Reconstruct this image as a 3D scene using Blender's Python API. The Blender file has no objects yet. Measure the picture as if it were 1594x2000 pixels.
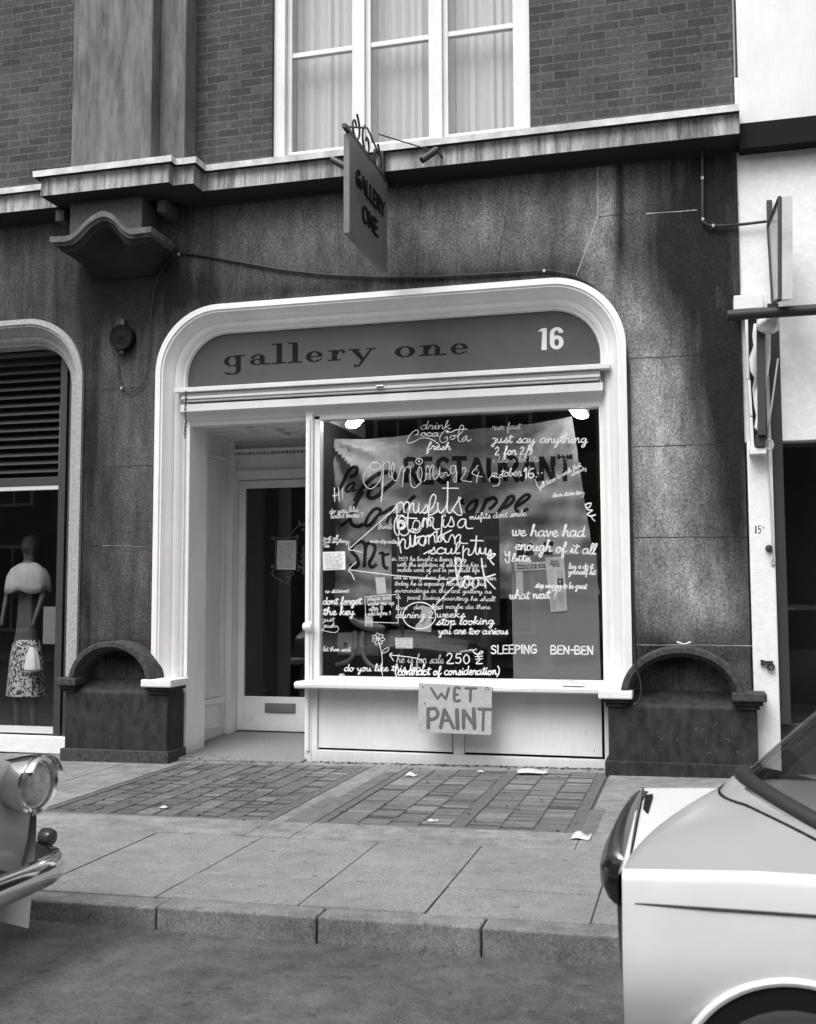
import bpy, bmesh, math, random
from mathutils import Vector, Matrix
random.seed(7)
R = math.radians
scene = bpy.context.scene
COL = scene.collection

# ------------------------------------------------------------------ camera
F_PX, CAMX, CAMD, CAMZ = 2102.08, 2.21785, 9.54383, 1.5
YAW, PITCH, ROLL, PPX, PPY = 0.258759, 0.0791156, -0.0032987, 796.595, 996.946
_cy, _sy = math.cos(YAW), math.sin(YAW)
FW = Vector((-_sy*math.cos(PITCH), _cy*math.cos(PITCH), math.sin(PITCH)))
_rt = Vector((_cy, _sy, 0)); _up = _rt.cross(FW)
RT = _rt*math.cos(ROLL) + _up*math.sin(ROLL); UP = -_rt*math.sin(ROLL) + _up*math.cos(ROLL)
CAM = Vector((CAMX, -CAMD, CAMZ))
cd = bpy.data.cameras.new("camera"); cam = bpy.data.objects.new("camera", cd); COL.objects.link(cam)
m = Matrix((RT, UP, -FW)).transposed().to_4x4(); m.translation = CAM; cam.matrix_world = m
cd.sensor_fit = 'HORIZONTAL'; cd.sensor_width = 61.6; cd.lens = F_PX/1594*61.6
cd.shift_x = (797-PPX)/1594; cd.shift_y = (PPY-1000)/1594
cd.clip_start = 0.05; cd.clip_end = 500
cd.dof.use_dof = True; cd.dof.focus_distance = 9.6; cd.dof.aperture_fstop = 10
scene.camera = cam

# ------------------------------------------------------------------ sky, sun, exposure
w = bpy.data.worlds.new("World"); scene.world = w; w.use_nodes = True
nt = w.node_tree; bg = nt.nodes["Background"]
sky = nt.nodes.new("ShaderNodeTexSky"); sky.sky_type = 'NISHITA'; sky.sun_disc = False
SUN_EL, SUN_ROT = R(58), R(200)
sky.sun_elevation = SUN_EL; sky.sun_rotation = SUN_ROT; sky.dust_density = 4.0
bw = nt.nodes.new("ShaderNodeRGBToBW"); nt.links.new(sky.outputs[0], bw.inputs[0])   # black-and-white film: a neutral sky
nt.links.new(bw.outputs[0], bg.inputs[0]); bg.inputs[1].default_value = 0.15
sd = bpy.data.lights.new("sun", 'SUN'); sun = bpy.data.objects.new("sun", sd); COL.objects.link(sun)
sd.energy = 1.2; sd.angle = R(40); sd.color = (1, 0.995, 0.985)
sdir = Vector((math.sin(SUN_ROT)*math.cos(SUN_EL), math.cos(SUN_ROT)*math.cos(SUN_EL), math.sin(SUN_EL)))
sun.rotation_euler = sdir.to_track_quat('Z', 'Y').to_euler()
vs = scene.view_settings; vs.view_transform = 'Standard'; vs.look = 'None'; vs.exposure = 0.93; vs.gamma = 1
scene.render.engine = 'CYCLES'; scene.cycles.use_denoising = True
scene.cycles.max_bounces = 10; scene.cycles.transparent_max_bounces = 16
scene.cycles.caustics_reflective = False; scene.cycles.caustics_refractive = False

# ------------------------------------------------------------------ measuring: a spot of the photograph on a plane of the street
def ray(px, py): return FW + RT*((px-PPX)/F_PX) - UP*((py-PPY)/F_PX)
def Y(px, py, y):
    d = ray(px, py); return CAM + d*((y+CAMD)/d.y)
def Z(px, py, z):
    d = ray(px, py); return CAM + d*((z-CAMZ)/d.z)
def X(px, py, x):
    d = ray(px, py); return CAM + d*((x-CAMX)/d.x)
def gz(x): return -0.035 + 0.0125*x           # the pavement rises a little to the right

# ------------------------------------------------------------------ materials
MATS = {}
def mat(name, v, rough=.6, var=0., scale=20., bump=0., bscale=None, metal=0., stretch=(1,1,1), spec=.5, lo=None, hi=None, detail=6):
    if name in MATS: return MATS[name]
    mt = bpy.data.materials.new(name); mt.use_nodes = True; n = mt.node_tree; b = n.nodes["Principled BSDF"]
    c = lambda q: (q*1.012, q, q*.99, 1)
    b.inputs['Base Color'].default_value = c(v); b.inputs['Roughness'].default_value = rough
    b.inputs['Metallic'].default_value = metal; b.inputs['Specular IOR Level'].default_value = spec
    if var or bump:
        tc = n.nodes.new("ShaderNodeTexCoord"); mp = n.nodes.new("ShaderNodeMapping"); mp.inputs['Scale'].default_value = stretch
        n.links.new(tc.outputs['Object'], mp.inputs[0])
        ns = n.nodes.new("ShaderNodeTexNoise"); ns.inputs['Scale'].default_value = scale; ns.inputs['Detail'].default_value = detail
        ns.inputs['Roughness'].default_value = .65
        n.links.new(mp.outputs[0], ns.inputs[0])
        if var:
            cr = n.nodes.new("ShaderNodeValToRGB"); cr.color_ramp.elements[0].position = .3; cr.color_ramp.elements[1].position = .7
            cr.color_ramp.elements[0].color = c(lo if lo is not None else v*(1-var)); cr.color_ramp.elements[1].color = c(hi if hi is not None else min(.9, v*(1+var)))
            n.links.new(ns.outputs[0], cr.inputs[0]); n.links.new(cr.outputs[0], b.inputs['Base Color'])
        if bump:
            bp = n.nodes.new("ShaderNodeBump"); bp.inputs['Strength'].default_value = bump; bp.inputs['Distance'].default_value = .01
            if bscale:
                n2 = n.nodes.new("ShaderNodeTexNoise"); n2.inputs['Scale'].default_value = bscale; n2.inputs['Detail'].default_value = 4
                n.links.new(tc.outputs['Object'], n2.inputs[0]); n.links.new(n2.outputs[0], bp.inputs['Height'])
            else: n.links.new(ns.outputs[0], bp.inputs['Height'])
            n.links.new(bp.outputs[0], b.inputs['Normal'])
    MATS[name] = mt; return mt

class G:
    """small node-graph helper"""
    def __init__(s, name):
        s.m = bpy.data.materials.new(name); s.m.use_nodes = True; s.n = s.m.node_tree; s.b = s.n.nodes["Principled BSDF"]; MATS[name] = s.m
        s.tc = s.n.nodes.new("ShaderNodeTexCoord")
    def math(s, op, a, b=None, clamp=False):
        k = s.n.nodes.new("ShaderNodeMath"); k.operation = op; k.use_clamp = clamp
        for i, q in enumerate((a, b)):
            if q is None: continue
            if isinstance(q, (int, float)): k.inputs[i].default_value = q
            else: s.n.links.new(q, k.inputs[i])
        return k.outputs[0]
    def noise(s, scale, stretch=(1,1,1), detail=6, rough=.6):
        mp = s.n.nodes.new("ShaderNodeMapping"); mp.inputs['Scale'].default_value = stretch; s.n.links.new(s.tc.outputs['Object'], mp.inputs[0])
        ns = s.n.nodes.new("ShaderNodeTexNoise"); ns.inputs['Scale'].default_value = scale; ns.inputs['Detail'].default_value = detail; ns.inputs['Roughness'].default_value = rough
        s.n.links.new(mp.outputs[0], ns.inputs[0]); return ns.outputs[0]
    def blob(s, x, z, sx, sz):
        mp = s.n.nodes.new("ShaderNodeMapping"); mp.inputs['Location'].default_value = (-x/sx, 0, -z/sz); mp.inputs['Scale'].default_value = (1/sx, 0, 1/sz)
        s.n.links.new(s.tc.outputs['Object'], mp.inputs[0])
        ln = s.n.nodes.new("ShaderNodeVectorMath"); ln.operation = 'LENGTH'; s.n.links.new(mp.outputs[0], ln.inputs[0])
        q = s.math('MULTIPLY', ln.outputs['Value'], ln.outputs['Value']); return s.math('EXPONENT', s.math('MULTIPLY', q, -1.0))
    def maprange(s, v, a, b, c, d):
        k = s.n.nodes.new("ShaderNodeMapRange"); s.n.links.new(v, k.inputs[0])
        for i, q in enumerate((a, b, c, d)): k.inputs[i+1].default_value = q
        return k.outputs[0]
    def color(s, v):
        cc = s.n.nodes.new("ShaderNodeCombineColor")
        s.n.links.new(s.math('MULTIPLY', v, 1.012), cc.inputs[0]); s.n.links.new(v, cc.inputs[1]); s.n.links.new(s.math('MULTIPLY', v, .985), cc.inputs[2])
        s.n.links.new(cc.outputs[0], s.b.inputs['Base Color'])
    def bump(s, h, st=.4, dist=.01):
        bp = s.n.nodes.new("ShaderNodeBump"); bp.inputs['Strength'].default_value = st; bp.inputs['Distance'].default_value = dist
        s.n.links.new(h, bp.inputs['Height']); s.n.links.new(bp.outputs[0], s.b.inputs['Normal'])

def stone_material():
    g = G('sooty_stone')
    fine = g.noise(48, (1, 1, .85), 4, .85); mid = g.noise(9, (1, 1, .5), 5, .6); streak = g.noise(3.2, (1.6, 1, .16), 5, .65); big = g.noise(.7, (1, 1, 1), 4, .5)
    base = g.math('ADD', g.maprange(streak, .3, .7, -.010, .018), g.maprange(big, .3, .7, .034, .056))
    # washed and sooted places of this wall, with shade painted into the niche heads
    wash = None  # sums washed and sooted places and the painted niche-head shade
    for x, z, sx, sz, a in ((-.6, 5.0, 1.5, .38, .065), (.9, 4.95, 1.0, .40, .060), (1.52, 5.05, .16, .45, .10), (1.42, 4.55, .10, .30, .09), (1.55, 4.35, .14, .25, .09), (1.80, 3.95, .20, .38, .12), (1.92, 3.5, .24, .45, .14), (1.98, 2.9, .32, .55, .15), (1.98, 2.2, .36, .6, .14), (2.1, 1.5, .42, .5, .12), (2.4, 1.4, .3, .3, .05),
                          (2.10, 4.5, .28, .85, -.05), (2.38, 3.6, .20, 1.2, -.06), (1.66, 5.05, .05, .55, -.10), (1.62, 4.3, .05, .5, -.05), (2.58, 2.6, .10, 1.2, -.06), (2.5, 5.2, .28, .5, -.045), (-3.3, 4.45, .60, .36, -.04), (-3.2, 4.72, .5, .25, -.05),
                          (-3.10, 3.1, .36, .7, .018), (-3.1, 2.2, .36, .8, .012), (-3.62, 2.5, .10, 2.2, -.035), (-3.0, 1.8, .30, .16, .02), (-2.6, 4.5, .4, .25, -.03), (2.1, .98, .40, .10, -.09), (-3.22, .96, .36, .11, -.06), (1.9, 1.15, .2, .12, -.06), (2.35, 1.15, .2, .12, -.06), (-.4, 4.45, 1.6, .07, -.04)):
        q = g.math('MULTIPLY', g.blob(x, z, sx, sz), a); wash = q if wash is None else g.math('ADD', wash, q)
    cloud = g.noise(2.6, (1.3, 1, .45), 7, .75)
    v = g.math('ADD', base, g.math('MULTIPLY', wash, g.maprange(cloud, .34, .66, .35, 1.6)))
    v = g.math('ADD', v, g.maprange(g.noise(5, (2.2, 1, .12), 6, .7), .35, .65, -.014, .014))
    v = g.math('MULTIPLY', g.math('MAXIMUM', v, .012), g.maprange(fine, .34, .66, .35, 1.75))
    v = g.math('MULTIPLY', v, g.maprange(mid, .3, .7, .75, 1.25))
    g.color(v); g.b.inputs['Roughness'].default_value = .85; g.b.inputs['Specular IOR Level'].default_value = .25
    g.bump(g.math('ADD', fine, mid), .35, .006); return g.m
def string_material():
    g = G('streaked_stone')
    st = g.noise(7, (1.7, 1.7, .13), 7, .75); st2 = g.noise(2.3, (1.2, 1.2, .05), 4, .6); f = g.noise(80, (1, 1, 1), 3, .7)
    v = g.math('MULTIPLY', g.maprange(st, .38, .62, .12, .50), g.maprange(st2, .35, .60, .6, 1.15)); v = g.math('MULTIPLY', v, g.maprange(f, .3, .7, .75, 1.2))
    g.color(g.math('MAXIMUM', v, .03)); g.b.inputs['Roughness'].default_value = .8; g.bump(f, .3, .005); return g.m
def brick_material(name, a, b, mo):
    g = G(name)
    sp = g.n.nodes.new("ShaderNodeSeparateXYZ"); g.n.links.new(g.tc.outputs['Object'], sp.inputs[0])
    cb = g.n.nodes.new("ShaderNodeCombineXYZ"); g.n.links.new(sp.outputs[0], cb.inputs[0]); g.n.links.new(sp.outputs[2], cb.inputs[1])
    br = g.n.nodes.new("ShaderNodeTexBrick"); g.n.links.new(cb.outputs[0], br.inputs[0])
    br.inputs['Color1'].default_value = (a, a, a, 1); br.inputs['Color2'].default_value = (b, b, b, 1); br.inputs['Mortar'].default_value = (mo, mo, mo, 1)
    br.inputs['Scale'].default_value = 1; br.inputs['Brick Width'].default_value = .24; br.inputs['Row Height'].default_value = .082; br.inputs['Mortar Size'].default_value = .007
    f = g.math('ADD', g.math('MULTIPLY', g.noise(30, (1, 1, 1), 5, .7), .55), g.math('MULTIPLY', g.noise(1.6, (1, 1, .6), 6, .7), .45))
    mx = g.n.nodes.new("ShaderNodeMix"); mx.data_type = 'RGBA'; mx.blend_type = 'MULTIPLY'; mx.inputs[0].default_value = 1
    cr = g.n.nodes.new("ShaderNodeValToRGB"); cr.color_ramp.elements[0].position = .3; cr.color_ramp.elements[1].position = .7
    cr.color_ramp.elements[0].position = .36; cr.color_ramp.elements[1].position = .64; cr.color_ramp.elements[0].color = (.42, .42, .42, 1); cr.color_ramp.elements[1].color = (1.3, 1.3, 1.3, 1); g.n.links.new(f, cr.inputs[0])
    g.n.links.new(br.outputs[0], mx.inputs[6]); g.n.links.new(cr.outputs[0], mx.inputs[7]); g.n.links.new(mx.outputs[2], g.b.inputs['Base Color'])
    g.b.inputs['Roughness'].default_value = .9; g.bump(g.math('SUBTRACT', f, br.outputs['Fac']), .5, .006); return g.m
def paint_material(name, v, rough):
    g = G(name); br = g.noise(60, (1, 1, .06), 4, .7); gr = g.noise(2.2, (1, 1, .5), 6, .7); sp = g.noise(140, (1, 1, 1), 2, .5); ru = g.noise(16, (1, 1, .3), 5, .7)
    k = g.math('MULTIPLY', g.maprange(gr, .35, .75, 1.03, .86), g.maprange(br, .3, .7, .96, 1.02)); k = g.math('MULTIPLY', k, g.maprange(ru, .62, .72, 1.0, .80))
    sp3 = g.n.nodes.new("ShaderNodeSeparateXYZ"); g.n.links.new(g.tc.outputs['Object'], sp3.inputs[0])
    low = g.maprange(g.math('ADD', sp3.outputs[2], g.math('MULTIPLY', ru, .12)), .02, .16, .72, 1.0); k = g.math('MULTIPLY', k, low)    # splashed foot
    g.color(g.math('MULTIPLY', k, v)); g.b.inputs['Roughness'].default_value = rough; g.bump(g.math('ADD', br, g.math('MULTIPLY', sp, .5)), .25, .004); return g.m
def patchy_material(name, a, b, c, rough=.9):
    g = G(name); big = g.noise(1.1, (1, 1, 1), 5, .6); mid = g.noise(7, (1, 1, 1), 6, .7); fine = g.noise(110, (1, 1, 1), 3, .8); spot = g.noise(16, (1, 1, 1), 2, .4)
    v = g.math('ADD', g.maprange(big, .3, .7, a, b), g.maprange(mid, .35, .65, -c, c)); v = g.math('MULTIPLY', v, g.maprange(fine, .32, .68, .52, 1.48)); v = g.math('MULTIPLY', v, g.maprange(spot, .68, .74, 1.0, .62))
    g.color(v); g.b.inputs['Roughness'].default_value = rough; g.b.inputs['Specular IOR Level'].default_value = .3; g.bump(g.math('ADD', fine, mid), .5, .006); return g.m
def glass_material(name, tint=.92, ior=1.5, rough=.0):
    mt = bpy.data.materials.new(name); mt.use_nodes = True; n = mt.node_tree; n.nodes.clear()
    o = n.nodes.new("ShaderNodeOutputMaterial"); mx = n.nodes.new("ShaderNodeMixShader"); tr = n.nodes.new("ShaderNodeBsdfTransparent"); gl = n.nodes.new("ShaderNodeBsdfGlossy")
    ge = n.nodes.new("ShaderNodeNewGeometry"); dt = n.nodes.new("ShaderNodeVectorMath"); dt.operation = 'DOT_PRODUCT'
    n.links.new(ge.outputs['Normal'], dt.inputs[0]); n.links.new(ge.outputs['Incoming'], dt.inputs[1])
    def mth(op, a, b):
        k = n.nodes.new("ShaderNodeMath"); k.operation = op
        for i, q in enumerate((a, b)):
            if q is None: continue
            if isinstance(q, (int, float)): k.inputs[i].default_value = q
            else: n.links.new(q, k.inputs[i])
        return k.outputs[0]
    c1 = mth('SUBTRACT', 1.0, mth('ABSOLUTE', dt.outputs['Value'], None)); sch = mth('ADD', mth('MULTIPLY', mth('POWER', c1, 5.0), .96), .04)
    gl.inputs['Roughness'].default_value = rough
    tr.inputs[0].default_value = (tint, tint, tint, 1)
    n.links.new(sch, mx.inputs[0]); n.links.new(tr.outputs[0], mx.inputs[1]); n.links.new(gl.outputs[0], mx.inputs[2]); n.links.new(mx.outputs[0], o.inputs[0])
    MATS[name] = mt; return mt
def emit_material(name, v):
    mt = bpy.data.materials.new(name); mt.use_nodes = True; b = mt.node_tree.nodes["Principled BSDF"]
    b.inputs['Emission Color'].default_value = (1, 1, 1, 1); b.inputs['Emission Strength'].default_value = v; MATS[name] = mt; return mt

STONE = stone_material(); STRING = string_material(); BRICK = brick_material('sooty_brick', .035, .07, .10); BRICK2 = brick_material('street_brick', .10, .16, .2)
GLASS = glass_material('window_glass', .93); DGLASS = glass_material('dark_glass', .6)
WHITE = paint_material('white_gloss_paint', .80, .42)
WHITE2 = paint_material('white_paint_dull', .68, .55)
LIGHTSTONE = mat('pale_stone', .34, .85, .4, 45, .3, 70, detail=8)
CAPW = mat('white_painted_stone', .74, .6, .08, 14, .3, 60)
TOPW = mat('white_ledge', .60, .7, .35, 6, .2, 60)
MORTAR = mat('dark_joint', .012, .9); MORTARL = mat('pale_joint', .36, .9, .5, 30)
PLINTH = mat('dark_plinth_stone', .030, .7, .65, 14, .3, 90, stretch=(1, 1, .5), spec=.3, lo=.006, hi=.040, detail=9)
PLINTHL = mat('worn_plinth_stone', .06, .8, .5, 25, .3, 90, spec=.3, lo=.018, hi=.075)
FASCIA = mat('fascia_grey', .072, .6, .08, 5, spec=.25)
BLACK = mat('black_paint', .010, .8, spec=.12); BLACKM = mat('black_rubber', .015, .6); IRON = mat('dark_iron', .03, .5, .4, 30, .2)
INK = mat('white_window_paint', .74, .8, .3, 34, lo=.50, hi=.84, detail=8)
INKF = mat('thin_window_paint', .5, .8, .3, 40, lo=.32, hi=.62)
CLOTH_D = mat('banner_letter', .012, .9)
DARKBOARD = mat('dark_display_board', .012, .8, .3, 6)
GREYBOARD = mat('grey_board', .20, .8, .05, 40)
PAPER = mat('paper', .75, .8, .06, 12, .1, 20); PRINT = mat('print_ink', .10, .8); PRINTG = mat('print_grey', .42, .9, .2, 200)
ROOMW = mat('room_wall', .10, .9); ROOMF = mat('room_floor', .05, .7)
SLAB = patchy_material('paving_slab', .175, .225, .025)
SLABS = patchy_material('cement_surround', .16, .25, .05)
ASPHALT = patchy_material('asphalt', .05, .10, .02); KERB = patchy_material('granite_kerb', .13, .20, .04)
LFRAME = mat('cast_iron_frame', .10, .6, .4, 30, .3, 80)
LENS = [mat('lens_tile_%s' % k, v, .35, .35, 28, .5, 60, stretch=(1, 3, 1)) for k, v in (('grey', .125), ('pale', .175), ('dusty', .105), ('dark', .075))]
CHROME = mat('chrome', .75, .08, metal=1.); DCHROME = mat('dull_chrome', .5, .22, metal=1.)
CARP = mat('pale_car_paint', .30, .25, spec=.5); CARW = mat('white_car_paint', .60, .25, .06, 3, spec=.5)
CANVAS = mat('white_canvas', .7, .8, .06, 20); ROPE = mat('rope', .45, .9)

# ------------------------------------------------------------------ mesh helpers
class MB:
    def __init__(s): s.v = []; s.f = []; s.mi = []
    def add(s, vs, fs, mi=0):
        o = len(s.v); s.v += [tuple(q) for q in vs]; s.f += [tuple(i+o for i in f) for f in fs]; s.mi += [mi]*len(fs); return s
    def box(s, x0, x1, y0, y1, z0, z1, mi=0):
        return s.add([(x0,y0,z0),(x1,y0,z0),(x1,y1,z0),(x0,y1,z0),(x0,y0,z1),(x1,y0,z1),(x1,y1,z1),(x0,y1,z1)],
                     [(0,3,2,1),(4,5,6,7),(0,1,5,4),(1,2,6,5),(2,3,7,6),(3,0,4,7)], mi)
    def hexa(s, a, b, mi=0):                       # two quads -> a solid
        return s.add(list(a)+list(b), [(3,2,1,0),(4,5,6,7),(0,1,5,4),(1,2,6,5),(2,3,7,6),(3,0,4,7)], mi)
    def prism(s, pts, d, mi=0):                    # planar polygon pushed along d
        n = len(pts); d = Vector(d); a = [Vector(q) for q in pts]
        return s.add(a+[q+d for q in a], [tuple(range(n-1,-1,-1)), tuple(range(n,2*n))]+[(i,(i+1)%n,n+(i+1)%n,n+i) for i in range(n)], mi)
    def tube(s, pts, r, n=8, mi=0, cap=True):
        pts = [Vector(q) for q in pts]; vs = []; L = len(pts); nrm = None
        rr = r if isinstance(r, (list, tuple)) else [r]*L
        for i in range(L):
            t = (pts[min(i+1,L-1)]-pts[max(i-1,0)])
            if t.length < 1e-9: t = Vector((0,0,1))
            t.normalize()
            if nrm is None:
                nrm = t.orthogonal().normalized()
            else:
                nrm = nrm - t*nrm.dot(t)
                if nrm.length < 1e-6: nrm = t.orthogonal()
                nrm.normalize()
            b = t.cross(nrm)
            for k in range(n):
                a = 2*math.pi*k/n; vs.append(pts[i]+nrm*(math.cos(a)*rr[i])+b*(math.sin(a)*rr[i]))
        fs = [(i*n+k, i*n+(k+1)%n, (i+1)*n+(k+1)%n, (i+1)*n+k) for i in range(L-1) for k in range(n)]
        if cap: fs += [tuple(range(n-1,-1,-1)), tuple((L-1)*n+k for k in range(n))]
        return s.add(vs, fs, mi)
    def lathe(s, prof, origin, axis=(0,0,1), n=24, mi=0):   # prof: (radius, height)
        ax = Vector(axis).normalized(); u = ax.orthogonal().normalized(); w_ = ax.cross(u); o = Vector(origin); vs = []
        for (r, h) in prof:
            for k in range(n):
                a = 2*math.pi*k/n; vs.append(o+ax*h+u*(r*math.cos(a))+w_*(r*math.sin(a)))
        L = len(prof); fs = [(i*n+k, i*n+(k+1)%n, (i+1)*n+(k+1)%n, (i+1)*n+k) for i in range(L-1) for k in range(n)]
        fs += [tuple(range(n-1,-1,-1)), tuple((L-1)*n+k for k in range(n))]
        return s.add(vs, fs, mi)
    def grid(s, rows, mi=0, close=False):
        n = len(rows[0]); vs = [q for r in rows for q in r]
        fs = [(i*n+k, i*n+k+1, (i+1)*n+k+1, (i+1)*n+k) for i in range(len(rows)-1) for k in range(n-1)]
        if close: fs += [(i*n+n-1, i*n, (i+1)*n, (i+1)*n+n-1) for i in range(len(rows)-1)]
        return s.add(vs, fs, mi)
    def build(s, name, material, parent=None, bevel=0, smooth=False, label=None, seg=2):
        me = bpy.data.meshes.new(name); me.from_pydata(s.v, [], s.f)
        for q in (material if isinstance(material, (list, tuple)) else [material]): me.materials.append(q)
        if any(s.mi): me.polygons.foreach_set('material_index', s.mi)
        bm = bmesh.new(); bm.from_mesh(me); bmesh.ops.recalc_face_normals(bm, faces=bm.faces); bm.to_mesh(me); bm.free()
        if smooth:
            me.polygons.foreach_set('use_smooth', [True]*len(me.polygons))
            me.set_sharp_from_angle(angle=R(45))
        o = bpy.data.objects.new(name, me); COL.objects.link(o)
        if parent: o.parent = parent
        if bevel:
            b = o.modifiers.new('bevel', 'BEVEL'); b.width = bevel; b.segments = seg; b.limit_method = 'ANGLE'; b.angle_limit = R(40)
        if label: o['label'] = label
        return o
def tag(o, label, cat, group=None):
    o['label'] = label; o['category'] = cat
    if group: o['group'] = group
    return o
def struct(o): o['kind'] = 'structure'; return o
def thing(name, label, cat, loc=(0,0,0), group=None):
    o = bpy.data.objects.new(name, None); COL.objects.link(o); o.location = loc; o.empty_display_size = .1
    bpy.context.view_layer.update()
    return tag(o, label, cat, group)
def under(o, parent):            # parent without moving
    o.parent = parent; o.matrix_parent_inverse = Matrix.Translation(parent.location).inverted(); return o
def smoothpath(p, k=6):
    p = [Vector(q) for q in p]
    if len(p) < 3: return p
    out = []
    for i in range(len(p)-1):
        a, b, c, d = p[max(i-1,0)], p[i], p[i+1], p[min(i+2,len(p)-1)]
        for j in range(k):
            t = j/k; out.append(.5*((2*b)+(c-a)*t+(2*a-5*b+4*c-d)*t*t+(3*b-a-3*c+d)*t**3))
    out.append(p[-1]); return out

# ================================================================== GROUND
SX0, SX1 = -11, 11
def ground_box(mb, x0, x1, y0, y1, top=0., th=.12, mi=0):
    vs = [(x,y,gz(x)+top+d) for d in (-th, 0) for (x,y) in ((x0,y0),(x1,y0),(x1,y1),(x0,y1))]
    mb.add(vs, [(0,3,2,1),(4,5,6,7),(0,1,5,4),(1,2,6,5),(2,3,7,6),(3,0,4,7)], mi)
mb = MB(); mb.box(-60, 60, -60, 40, -1.2, -.16); struct(mb.build('ground', ASPHALT))
mb = MB(); mb.box(-40, 40, -12.6, -4.56, -.159, -.15); struct(mb.build('road', ASPHALT))
LX = (-2.47, -.66); RX = (-.30, 1.46); LY0, LY1 = -2.45, -.06
mb = MB()
for x0, x1 in ((SX0, LX[0]-.03), (LX[1]+.02, RX[0]-.02), (RX[1]+.03, SX1)):
    cuts = [x0]
    if x1-x0 > 2:
        q = x0
        step = random.uniform(.8, 1.3)
        while q+step < x1-.5: q += step; cuts.append(q); step = random.uniform(.8, 1.4)
    cuts.append(x1)
    for a, b in zip(cuts, cuts[1:]):
        yj = random.uniform(-1.7, -1.0) if x1-x0 > 2 else -2.9
        for y0, y1 in (((-2.94, yj), (yj, .3)) if x1-x0 > 2 else ((-2.94, .3),)):
            ground_box(mb, a+.004, b-.004, y0+.004, y1-.004, random.uniform(-.002, .002), mi=1)
for x0, x1 in ((LX[0]-.03, LX[1]+.02), (RX[0]-.02, RX[1]+.03)):
    ground_box(mb, x0, x1, -2.94, LY0-.03, 0, mi=1); ground_box(mb, x0, x1, LY1+.01, .3, 0, mi=1)
xs = [SX0]; fixed = [-2.03, -1.24, -.50, .28, .93, 1.72, 2.5]
q = SX0+.5
while q < -2.6: xs.append(q); q += random.uniform(.7, .9)
xs += fixed; q = 3.3
while q < SX1: xs.append(q); q += random.uniform(.7, .9)
xs.append(SX1)
for a, b in zip(xs, xs[1:]):
    yj = {-1.24: -4.05, -.50: -3.86, .28: -4.12, -2.03: -4.10}.get(a, random.choice((-4.08, -3.9)))
    for y0, y1 in ((-4.38, yj), (yj, -2.95)):
        ground_box(mb, a+.004, b-.004, y0+.004, y1-.004, random.uniform(-.003, .002), mi=0)
ground_box(mb, RX[0]-.15, RX[0]-.021, LY0-.05, LY1-.25, .003, .02, mi=2); ground_box(mb, RX[0]-.24, RX[0]-.151, LY0-.05, LY0+.9, .0025, .02, mi=2); ground_box(mb, RX[1]+.012, RX[1]+.12, LY0-.06, LY0+.75, .003, .02, mi=2)
struct(mb.build('pavement', [SLAB, SLABS, mat('cement_fillet', .115, .9, .35, 12, .3, 120, detail=9)], bevel=.004))
mb = MB(); ground_box(mb, SX0, SX1, -4.39, .5, -.012, .1); struct(mb.build('pavement_bed', mat('joint_dirt', .07, .95, .4, 40)))
mb = MB(); q = SX0
while q < SX1:
    s_ = random.uniform(.75, 1.0); ground_box(mb, q+.004, q+s_-.004, -4.55, -4.39, random.uniform(-.004, .003), .25); q += s_
struct(mb.build('kerb', KERB, bevel=.012, seg=3))
mb = MB(); mb.box(-40, 40, -17, -12.6, -.3, -.02); struct(mb.build('far_pavement', SLAB))

def cellar_light(x0, x1, label, wide=None):
    t = thing('pavement_light', label, 'pavement light', ((x0+x1)/2, (LY0+LY1)/2, gz((x0+x1)/2)), 'cellar lights in the pavement')
    fr = MB(); ground_box(fr, x0-.02, x1+.01, LY0-.02, LY1, -.010, .1)
    bars = MB()
    ground_box(bars, x0-.02, x0+.05, LY0-.02, LY1, -.003, .02); ground_box(bars, x1-.07, x1+.01, LY0-.02, LY1, -.003, .02)
    ground_box(bars, x0+.05, x1-.07, LY0-.02, LY0+.035, -.003, .02)
    a, b = x0+.055, x1-.075; segs = [(a, b)]
    if wide: segs = [(a, wide-.055), (wide+.055, b)]; ground_box(bars, wide-.05, wide+.05, LY0+.04, LY1, -.004, .02)
    cw = .205 if wide else .172; tiles = MB()
    for p, q in segs:
        n = max(1, round((q-p)/cw)); w_ = (q-p)/n
        for i in range(n):
            y = LY0+.045; k = 0
            while y < LY1-.06:
                h = .060
                pn = math.sin(i*2.3+y*5.1+x0)+math.sin(i*1.1-y*9.7)+random.gauss(0, .75)
                ground_box(tiles, p+i*w_+.006, p+(i+1)*w_-.006, y+.005, y+h-.005, -.004+random.uniform(-.007, .002), .02, (1 if pn > (1.1 if wide else 1.7) else 3 if pn < -1.9 else 2 if pn < -.5 else 0))
                for z_ in (0, 1):     # raised ribs of the iron between the lenses
                    pass
                y += h; k += 1
            if i < n-1 or True:
                ribs = p+(i+1)*w_
                if i < n-1:
                    y = LY0+.05
                    while y < LY1-.05: ground_box(bars, ribs-.006, ribs+.006, y, y+.03, -.001, .02); y += .040
    for nm, mbb, mm in (('bed', fr, mat('lens_bed', .05, .9)), ('frame', bars, LFRAME), ('lens_grid', tiles, LENS)):
        under(mbb.build(nm, mm, bevel=.003 if nm == 'lens_grid' else 0), t)
cellar_light(*LX, 'worn glass-lens cellar light in the pavement in front of the doorway, the left grid')
cellar_light(*RX, 'iron-barred cellar light in the pavement below the WET PAINT board, the right grid', .66)
# trodden dirt patches round the right grid
mb = MB()

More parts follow.
